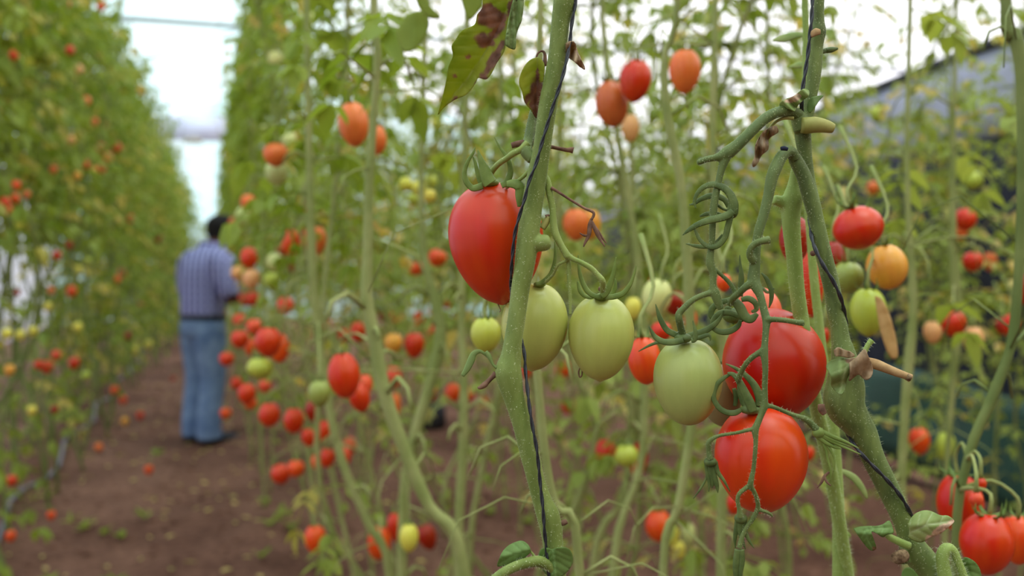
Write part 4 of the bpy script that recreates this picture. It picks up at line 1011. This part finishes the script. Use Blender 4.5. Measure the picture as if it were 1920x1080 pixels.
# three closed flower buds
mb=MB(); sp=[(1531,808)]
for e in ([(1535,806,10),(1560,818,9),(1585,828,6),(1611,841,1.5)],[(1535,812,11),(1558,826,9),(1582,838,6),(1614,852,1.5)],[(1532,816,12),(1550,830,10),(1565,838,6),(1577,842,1.5)],[(1534,810,12),(1552,820,10),(1570,828,7),(1596,838,1.5)],
          [(1538,822,5),(1548,842,5),(1552,862,5),(1558,885,4),(1556,902,1.5)],[(1545,828,4),(1560,848,6),(1565,866,4),(1563,885,1.5)]): sept(mb,e,.588,.45)
ball(mb,P(1534,811,.588),.0038,.003,.0033); put('flower_bud',mb,M['sepal_y'],t2)
mb=MB(); sept(mb,[(1555,885,4),(1546,893,6),(1540,905,5),(1532,915,1.5)],.59,.5); sept(mb,[(1546,890,3),(1549,902,5),(1558,911,2)],.588,.5); put('dried_flower',mb,M['brown'],t2)
mb=MB()
for e in ([(1326,866,12),(1327,885,10),(1330,905,7),(1329,922,1.5)],[(1334,866,14),(1338,890,12),(1344,910,9),(1346,924,1.5)],[(1340,866,12),(1346,885,9),(1358,902,6),(1369,922,1.5)],[(1326,885,4),(1323,900,4),(1313,917,4),(1300,935,1.5)],[(1331,862,14),(1334,885,14),(1336,905,8),(1335,915,2)]): sept(mb,e,.59,.4)
ball(mb,P(1332,866,.59),.004,.004,.003); put('flower_bud',mb,M['sepal'],t2)
mb=MB()
for e in ([(1384,970,12),(1381,990,10),(1378,1010,7),(1379,1028,1.5)],[(1394,970,14),(1396,992,11),(1404,1012,7),(1414,1028,1.5)],[(1389,968,14),(1388,992,14),(1392,1012,8),(1398,1030,1.5)]): sept(mb,e,.592,.4)
ball(mb,P(1389,972,.592),.004,.004,.003); put('flower_bud',mb,M['sepal'],t2)
mb=MB()
for e in ([(1384,1030,14),(1381,1050,14),(1380,1072,12),(1382,1100,4)],[(1390,1030,12),(1391,1052,12),(1388,1075,10),(1389,1100,3)]): sept(mb,e,.59,.6)
put('flower_bud',mb,M['sepal'],t2)
# crumpled bits at the top node
mb=MB(); leafpoly(mb,[(1460,202),(1463,192),(1473,186),(1488,180),(1498,172),(1506,167),(1516,170),(1516,180),(1506,188),(1496,198),(1490,209),(1478,204)],.608,2.6,lambda x,y:.0035*math.sin((x-y)*.22),blobmask([(1490,184,16,7,-.5),(1478,190,8,4,0)]))
put('crumpled_leaf',mb,M['leaf_p'],t2,solid=.0006)
mb=MB(); leafpoly(mb,[(1514,206),(1514,195),(1520,184),(1531,180),(1544,179),(1535,190),(1527,202),(1519,212)],.61,2.6,lambda x,y:.0003*abs(x-y*.2-1487),None)
put('small_leaf',mb,M['leaf'],t2,solid=.0005)
mb=MB(); ptube(mb,[(1488,222,7),(1474,221,7),(1462,224,6),(1450,232,6),(1440,246,6),(1432,258,4)],.612,n=8); put('leaf_stalk',mb,M['stubg'],t2)
mb=MB(); leafpoly(mb,[(1455,236),(1460,246),(1451,253),(1441,262),(1440,280),(1427,292),(1421,305),(1413,313),(1411,305),(1416,290),(1417,270),(1430,248),(1445,238)],.61,2.4,lambda x,y:.004*math.sin(x*.35)+.002*math.sin(y*.2),None)
put('dry_leaf',mb,M['leaf_d'],t2,solid=.0006)
mb=MB(); ptube(mb,[(1536,252-2,3),(1548,95,10,.63),(1560,93,11,.63),(1571,91,4,.63)][1:],n=9); ptube(mb,[(1530,98,9,.63),(1548,95,10,.63)],n=9,sub=2); put('side_stub',mb,M['truss'],t2)
mb=MB(); ptube(mb,[(1522,64,14,.613),(1530,60,15,.609),(1538,60,10,.609)],n=8,flat=.4); put('bark_scar',mb,M['tan'],t2)
# knotted node: bark, wilted leaf and dry cut stub
mb=MB(); ptube(mb,[(1603,684,16,.606),(1620,679,19,.603),(1642,683,20,.602),(1660,690,18,.601),(1680,698,16,.6),(1697,704,14,.6),(1707,709,16,.6)],n=12); put('dry_stub',mb,M['tan'],t2)
mb=MB(); ptube(mb,[(1700,706,14,.5985),(1709,710,10,.5975)],n=10,sub=1); put('dry_stub_end',mb,M['cork'],t2)
mb=MB(); ptube(mb,[(1612,676,10,.6),(1620,662,10,.6),(1627,648,10,.6),(1635,638,12,.6)],n=10); put('green_stub',mb,M['stem_l'],t2); h=hairs(mb,6000,.001,.0025); tag(put('stub_hairs',h,M['hair'],put.last,smooth=False),kind='stuff')
mb=MB(); leafpoly(mb,[(1549,688),(1553,680),(1563,674),(1578,671),(1592,671),(1606,670),(1612,680),(1604,688),(1596,698),(1588,710),(1585,728),(1577,740),(1566,733),(1558,722),(1558,708)],.588,3,lambda x,y:.0035*math.sin(y*.11+x*.05)+.0003*abs(x-1575),blobmask([(1600,676,16,5,0)]),midrib=[(1606,672),(1585,690),(1574,738)],vlen=25)
put('wilted_leaf',mb,M['leaf_u'],t2,solid=.0005)
mb=MB(); leafpoly(mb,[(1592,680),(1604,672),(1614,660),(1622,655),(1628,668),(1636,690),(1634,706),(1622,712),(1610,702),(1600,708),(1592,714),(1594,700)],.59,2.6,lambda x,y:.003*math.sin((x+y)*.09)+.001*math.sin(x*.3),None)
put('dry_leaf',mb,M['leaf_d'],t2,solid=.0007)
mb=MB(); leafpoly(mb,[(1564,656),(1572,651),(1583,656),(1596,660),(1602,668),(1590,671),(1576,668),(1566,668)],.591,2.5,lambda x,y:.002*math.sin(x*.4),None); put('bark_scar',mb,M['leaf_d'],t2,solid=.0007)
mb=MB(); ptube(mb,[(1540,758,12,.6),(1541,768,14,.6),(1546,776,10,.6)],n=9); put('bark_scar',mb,M['brown'],t2)
# leaves at the lower node
mb=MB(); leafpoly(mb,[(1703,1007),(1705,993),(1703,983),(1708,972),(1718,962),(1733,957),(1747,959),(1762,966),(1777,967),(1789,977),(1780,987),(1763,1000),(1742,1008),(1730,1016),(1717,1015)],.592,3,lambda x,y:-.0045*math.sin((x-1700)/90*PI)+.00018*abs(y-985),blobmask([(1768,992,26,9,-.45),(1742,1008,10,6,0)]),midrib=[(1703,1000),(1735,985),(1788,977)],vlen=30)
put('pale_leaf',mb,M['leaf_p'],t2,solid=.0005)
mb=MB(); leafpoly(mb,[(1600,991),(1615,987),(1642,986),(1655,983),(1667,976),(1673,988),(1675,1000),(1663,1002),(1655,1007),(1643,1000),(1634,997),(1638,1010),(1643,1028),(1633,1032),(1622,1022),(1608,1003)],.596,3,lambda x,y:.003*math.sin(x*.06)+.00022*abs(y-1000),blobmask([(1641,1029,5,5,0)]),midrib=[(1675,990),(1640,992),(1620,996),(1636,1030)],vlen=20)
put('bent_leaf',mb,M['leaf'],t2,solid=.0005)
mb=MB(); ptube(mb,[(1662,1002,10),(1668,1007,13),(1680,1013,14),(1695,1020,15),(1706,1024,14)],.602,n=10); put('green_stub',mb,M['stem_l'],t2)
mb=MB(); ptube(mb,[(1790,1160,30,.6),(1776,1100,27,.6),(1768,1060,25,.6),(1768,1040,24,.6),(1776,1029,23,.6),(1787,1034,18,.6),(1796,1052,15,.6),(1806,1078,15,.6),(1816,1110,15,.6)],n=12); put('hairy_shoot',mb,M['stem_l'],t2)
h=hairs(mb,9000,.0014,.003); tag(put('shoot_hairs',h,M['hair'],put.last,smooth=False),kind='stuff')
mb=MB(); leafpoly(mb,[(1799,1052),(1808,1045),(1820,1048),(1832,1058),(1839,1075),(1838,1100),(1815,1105),(1803,1080)],.612,3,lambda x,y:.0002*abs(x-1818),None,midrib=[(1802,1050),(1815,1070),(1825,1105)],vlen=22); put('young_leaf',mb,M['leaf'],t2,solid=.0005)
mb=MB(); leafpoly(mb,[(1690,1078),(1695,1067),(1706,1064),(1716,1072),(1724,1086),(1710,1092),(1696,1090)],.6,3,None,None); put('young_leaf',mb,M['leaf'],t2,solid=.0005)

twine([(1524,-40,.616),(1523,10,.615),(1521,45,.614),(1518,70,.614),(1515,100,.614),(1509,141,.614),(1505,167,.614),(1503,200,.615),(1507,222,.625),(1512,280,.636),(1512,340,.634),(1514,380,.628),(1519,420,.617),(1522,445,.611),(1530,470,.606),(1545,500,.6035),(1562,527,.6035),(1575,555,.6045),(1582,580,.610),(1586,605,.618),
 (1590,650,.632),(1585,700,.64),(1580,760,.638),(1584,795,.628),(1589,812,.619),(1598,829,.609),(1614,850,.604),(1637,874,.603),(1664,901,.603),(1688,930,.605),(1707,962,.609),(1720,990,.622),(1735,1030,.634),(1760,1090,.636)],
 'black twine spiralling round the knotted forked stem beside the red tomatoes',w=9)

# ---------- plant 3: softer stem right behind plant 2
t3=thing('tomato_plant',V((P(1571,1080,.78).x,.78,0)),'soft green tomato plant standing directly behind the knotted forked one','plant')
mb=MB()
ptube(mb,[(1508,-60,11),(1509,0,12),(1511,80,12),(1508,180,11),(1505,300,14),(1514,380,15),(1520,440,16),(1526,520,17),(1535,600,17),(1546,690,18),(1560,780,22),(1566,850,22),(1571,930,22),(1573,1010,24),(1573,1090,25)],.76,n=12)
lw=P(1573,1090,.76); tube(mb,[lw,V((lw.x,.77,.4)),V((t3.location.x,.78,gz(lw.x,.78)-.02))],[.005,.006,.007],n=10,sub=3)
u2=P(1508,-60,.76); tube(mb,[u2,V((u2.x,.76,u2.z+1))],[.0025,.0025],n=10)
ptube(mb,[(1566,1010,18),(1584,1005,16),(1592,1000,13)],.76,n=10)
put('stem',mb,M['stem_l'],t3); h=hairs(mb,2500,.0012,.003); tag(put('stem_hairs',h,M['hair'],put.last,smooth=False),kind='stuff')
mb=MB()
sept(mb,[(1508,65,8),(1490,66,14),(1470,72,16),(1449,76,3)],.8,.2); 
put('side_leaf',mb,M['leaf_p'],t3); mb=MB(); sept(mb,[(1510,120,8),(1498,122,13),(1478,126,3)],.82,.2); 
put('side_leaf',mb,M['leaf_p'],t3); mb=MB(); sept(mb,[(1571,880,6),(1600,895,14),(1618,918,12),(1626,935,3)],.78,.25)
put('side_leaf',mb,M['leaf_p'],t3)
# dry leaf hanging over the green tomato
o=MB(); leafpoly(o,[(1640,555),(1652,560),(1664,580),(1674,610),(1681,640),(1683,668),(1672,672),(1662,655),(1652,625),(1645,590)],.96,5,lambda x,y:.004*math.sin(x*.12),None,midrib=[(1645,560),(1664,610),(1676,668)],vlen=20)
dl=put('dry_leaf',o,M['dry_y'],solid=.0006); tag(dl,'dry tan leaf hanging in front of the green tomato by the black net','leaf')
# big soft leaves behind, upper left of the front stem
for ol,lb in (([(742,60),(760,30),(790,20),(805,40),(795,75),(770,97),(752,92)],'broad drooping leaf blurred at the top above the yellow truss'),
  ([(862,-10),(870,20),(880,38),(893,28),(905,10),(905,-10)],'small leaf tip hanging at the top, touching the blotched leaf'),
  ([(776,-12),(785,14),(800,32),(818,36),(826,30),(806,10),(800,-12)],'narrow leaf tip bent down at the very top, above the broad drooping leaf')):
    mb=MB(); leafpoly(mb,ol,1.15,6,lambda x,y:.00025*abs(x-780),None); tag(put('hanging_leaf',mb,M['fol_b'],solid=.0006),lb,'leaf')
# ------------------------------------------------------------------ the man in the path
M['skin']=simple('skin',(96,58,42),(110,68,50),scale=20,rough=.55)
M['hairm']=simple('black_hair',(20,17,16),(34,28,26),scale=60,rough=.8,bump=.5)
M['jean']=simple('blue_denim',(92,116,154),(134,158,190),scale=9,rough=.9,bump=.3,bscale=200)
M['shoe']=simple('dark_shoe',(36,40,52),rough=.6); M['belt']=simple('black_belt',(20,18,18),rough=.5)
m,nt=mat('plaid_shirt'); b=nd(nt,'ShaderNodeBsdfPrincipled'); o=nd(nt,'ShaderNodeOutputMaterial'); lk(nt,b,0,o,0); b.inputs['Roughness'].default_value=.9
tc=nd(nt,'ShaderNodeTexCoord'); sx=nd(nt,'ShaderNodeSeparateXYZ'); lk(nt,tc,'Object',sx,0)
col=lin((88,92,150)); cur=None
def stripes(src,per,wid):
    a=nd(nt,'ShaderNodeMath',operation='MULTIPLY'); a.inputs[1].default_value=1/per; nt.links.new(src,a.inputs[0])
    f=nd(nt,'ShaderNodeMath',operation='FRACT'); lk(nt,a,0,f,0); g=nd(nt,'ShaderNodeMath',operation='LESS_THAN'); lk(nt,f,0,g,0); g.inputs[1].default_value=wid; return g.outputs[0]
ad=nd(nt,'ShaderNodeMath',operation='ADD'); lk(nt,sx,0,ad,0); lk(nt,sx,1,ad,1)
v1=stripes(ad.outputs[0],.056,.42); v2=stripes(sx.outputs[2],.056,.36); v3=stripes(ad.outputs[0],.056,.12)
c=mixc(nt,v1,lin((74,78,140)),lin((176,176,222))); c2=mixc(nt,v2,(0,0,0,1),lin((150,150,200))); 
s=nd(nt,'ShaderNodeMath',operation='MULTIPLY'); nt.links.new(v2,s.inputs[0]); s.inputs[1].default_value=.45
c=mixc(nt,s.outputs[0],c,lin((186,186,226))); nt.links.new(c,b.inputs[0]); M['shirt']=m

mx,my=P(384,820,7.3).x,7.3
man=thing('person',V((mx-.01,my,gz(mx,my)+.0)),'man in a blue checked shirt and jeans standing on the path with bowed head','person')
man.rotation_euler=(0,0,-math.radians(44)); man.scale=(1.2,1.2,1.0)
def mput(name,mb,m,parent=None,**k):
    """vertices are in the man's own frame: X his right, Y ahead, Z up"""
    me=mesh_of(name,mb); o=bpy.data.objects.new(name,me); COL.objects.link(o); o.parent=parent or man; me.materials.append(m)
    if k.get('remesh'):
        r=o.modifiers.new('r','REMESH'); r.mode='VOXEL'; r.voxel_size=k['remesh']; r.use_smooth_shade=True
        s=o.modifiers.new('s','SMOOTH'); s.iterations=k.get('sm',5)
    return o
def etube(mb, secs, n=20, sub=4):
    """secs: (x,y,z,rx,ry) horizontal ellipses"""
    q=crom([tuple(map(float,s)) for s in secs],sub); b0=len(mb.v)
    for x,y,z,rx,ry in q:
        for k in range(n):
            a=2*PI*k/n; mb.v.append(V((x+rx*math.cos(a),y+ry*math.sin(a),z)))
    m_=len(q)
    for i in range(m_-1):
        for k in range(n): mb.f.append((b0+i*n+k,b0+i*n+(k+1)%n,b0+(i+1)*n+(k+1)%n,b0+(i+1)*n+k))
    mb.f.append(tuple(b0+k for k in reversed(range(n)))); mb.f.append(tuple(b0+(m_-1)*n+k for k in range(n)))
B=MB()
etube(B,[(0,0,.86,.14,.10),(0,0,1.0,.13,.095),(0,.005,1.12,.13,.09),(0,.02,1.26,.15,.10),(0,.03,1.36,.155,.09),(0,.045,1.42,.09,.07),(0,.06,1.46,.055,.055)])
tube(B,[V((0,.055,1.42)),V((0,.085,1.48)),V((0,.115,1.53))],[.058,.054,.054],n=14,sub=3)
hc=V((0,.135,1.575))
ball(B,hc,.074,.092,.10,nu=20,nv=14); ball(B,hc+V((0,.035,-.05)),.056,.062,.065,nu=16,nv=10)
tube(B,[hc+V((0,.082,.015)),hc+V((0,.106,-.018)),hc+V((0,.098,-.03))],[.010,.015,.010],n=8)      # nose
tube(B,[hc+V((-.02,.086,-.058)),hc+V((0,.094,-.058)),hc+V((.02,.086,-.058))],[.005,.008,.005],n=8)  # lips
for s in(-1,1):
    ball(B,hc+V((s*.076,-.005,-.015)),.010,.02,.03,nu=10,nv=8)                                    # ear
    tube(B,[V((s*.15,.03,1.37)),V((s*.205,.03,1.30)),V((s*.235,.03,1.2)),V((s*.245,.05,1.11)),V((s*.235,.11,1.07)),V((s*.17,.21,1.04)),V((s*.12,.27,1.05))],[.06,.052,.047,.043,.042,.036,.028],n=14,sub=4)
    # hand: palm, four fingers of different length, thumb off its side
    w=V((s*.12,.27,1.05)); fwd=V((-s*.45,.85,.0)).normalized(); side=V((s*.0,0,1)); 
    tube(B,[w,w+fwd*.03,w+fwd*.075],[.028,.036,.034],n=12,flat=.5,up=V((s,.5,0)),sub=2)
    for k,(off,L) in enumerate(((.027,.062),(.009,.072),(-.009,.067),(-.026,.052))):
        p0=w+fwd*.072+V((0,0,off)); d1=fwd; d2=(fwd+V((-s*.8,-.1,0))).normalized(); d3=(fwd*.3+V((-s*1.0,-.4,0))).normalized()
        tube(B,[p0-fwd*.01,p0+d1*L*.4,p0+d1*L*.4+d2*L*.33,p0+d1*L*.4+d2*L*.33+d3*L*.27],[.0095,.009,.0085,.007],n=8,sub=2)
    p0=w+fwd*.025+V((0,0,.028)); tube(B,[p0,p0+fwd*.02+V((-s*.01,0,.025)),p0+fwd*.055+V((-s*.025,0,.032))],[.012,.011,.008],n=8,sub=2)
    tube(B,[V((s*.085,0,.95)),V((s*.09,.0,.8)),V((s*.09,.01,.5)),V((s*.09,-.01,.3)),V((s*.09,-.02,.07))],[.075,.08,.055,.052,.038],n=14,sub=3)
    tube(B,[V((s*.09,-.04,.045)),V((s*.095,.03,.05)),V((s*.1,.12,.03))],[.035,.035,.025],n=10,sub=2)
body=mput('body',B,M['skin'],remesh=.0055,sm=3)
E=MB()
for s in(-1,1): ball(E,hc+V((s*.03,.083,.012)),.012,.010,.009,nu=10,nv=8)
mput('eyes',E,simple('eye_white',(200,196,190),rough=.3))
Hh=MB()
ball(Hh,hc+V((0,-.016,.026)),.083,.095,.092,nu=22,nv=14); ball(Hh,hc+V((0,-.05,-.02)),.066,.055,.075,nu=18,nv=12)
mput('hair',Hh,M['hairm'],remesh=.006,sm=3)
S=MB()
etube(S,[(0,-.005,.925,.165,.118),(0,-.005,1.0,.168,.122),(0,-.005,1.12,.17,.122),(0,.005,1.24,.182,.128),(0,.015,1.32,.19,.122),(0,.028,1.385,.17,.105),(0,.04,1.43,.115,.085),(0,.055,1.465,.072,.07)],n=28)
for s in(-1,1): tube(S,[V((s*.13,.02,1.37)),V((s*.195,.02,1.325)),V((s*.228,.02,1.24)),V((s*.25,.03,1.15)),V((s*.255,.045,1.10))],[.07,.078,.074,.07,.066],n=18,sub=4)
mput('shirt',S,M['shirt'],remesh=.008,sm=4)
Kc=MB(); tube(Kc,[V((.07*math.cos(a),.06+.062*math.sin(a)+.0,1.462-.012*math.sin(a))) for a in [2*PI*k/20 for k in range(21)]],[.016]*21,n=8); mput('collar',Kc,M['shirt'])
Jn=MB()
etube(Jn,[(0,-.005,.80,.165,.12),(0,-.005,.88,.168,.125),(0,-.003,.945,.160,.116)],n=26)
for s in(-1,1): tube(Jn,[V((s*.082,-.005,.88)),V((s*.087,0,.76)),V((s*.09,.01,.6)),V((s*.092,.012,.47)),V((s*.092,-.005,.3)),V((s*.093,-.015,.14)),V((s*.094,-.01,.055))],[.094,.096,.086,.076,.073,.073,.076],n=20,sub=4)
mput('jeans',Jn,M['jean'],remesh=.008,sm=4)
Be=MB(); tube(Be,[V((.166*math.cos(a),-.004+.122*math.sin(a),.935)) for a in [2*PI*k/32 for k in range(33)]],[.02]*33,n=8,flat=.4); mput('belt',Be,M['belt'])
for s in(-1,1):
    Z=MB(); tube(Z,[V((s*.094,-.075,.045)),V((s*.096,-.04,.055)),V((s*.1,.04,.05)),V((s*.105,.12,.04)),V((s*.107,.185,.03))],[.03,.043,.045,.042,.026],n=14,sub=3); mput('shoe',Z,M['shoe'])

# ------------------------------------------------------------------ light, camera
w=bpy.data.worlds.new('overcast'); SC.world=w; w.use_nodes=True; nt=w.node_tree; nt.nodes.clear()
bg=nd(nt,'ShaderNodeBackground'); o=nd(nt,'ShaderNodeOutputWorld'); lk(nt,bg,0,o,0)
tc=nd(nt,'ShaderNodeTexCoord'); sp_=nd(nt,'ShaderNodeSeparateXYZ'); lk(nt,tc,'Generated',sp_,0)
r=ramp(nt,[(0.0,(.30,.29,.28,1)),(.04,(.82,.86,.88,1)),(.45,(1.0,.985,.945,1)),(1.0,(1.0,.985,.945,1))]); lk(nt,sp_,2,r,0); nt.links.new(r.outputs[0],bg.inputs[0])
bg.inputs[1].default_value=WORLD
sun=bpy.data.lights.new('sun','SUN'); sun.energy=SUN; sun.angle=math.radians(34); sun.color=(1,.97,.92)
so=bpy.data.objects.new('sun',sun); COL.objects.link(so); so.rotation_euler=V((-.22,.10,-1)).to_track_quat('-Z','Y').to_euler()
cd=bpy.data.cameras.new('camera'); cam=bpy.data.objects.new('camera',cd); COL.objects.link(cam); SC.camera=cam
cam.location=(0,0,H); cam.rotation_euler=(PI/2,0,0); cd.lens=35; cd.sensor_width=36; cd.shift_y=-40/1920; cd.clip_start=.02; cd.clip_end=200
cd.dof.use_dof=True; cd.dof.focus_distance=.606; cd.dof.aperture_fstop=FSTOP; cd.dof.aperture_blades=8
SC.view_settings.view_transform='Standard'; SC.view_settings.look='None'; SC.view_settings.exposure=EXPO; SC.view_settings.gamma=1; SC.view_settings.use_curve_mapping=False
SC.cycles.max_bounces=8; SC.cycles.diffuse_bounces=4; SC.cycles.transmission_bounces=5; SC.cycles.transparent_max_bounces=8; SC.cycles.use_denoising=True
SC.cycles.caustics_reflective=False; SC.cycles.caustics_refractive=False
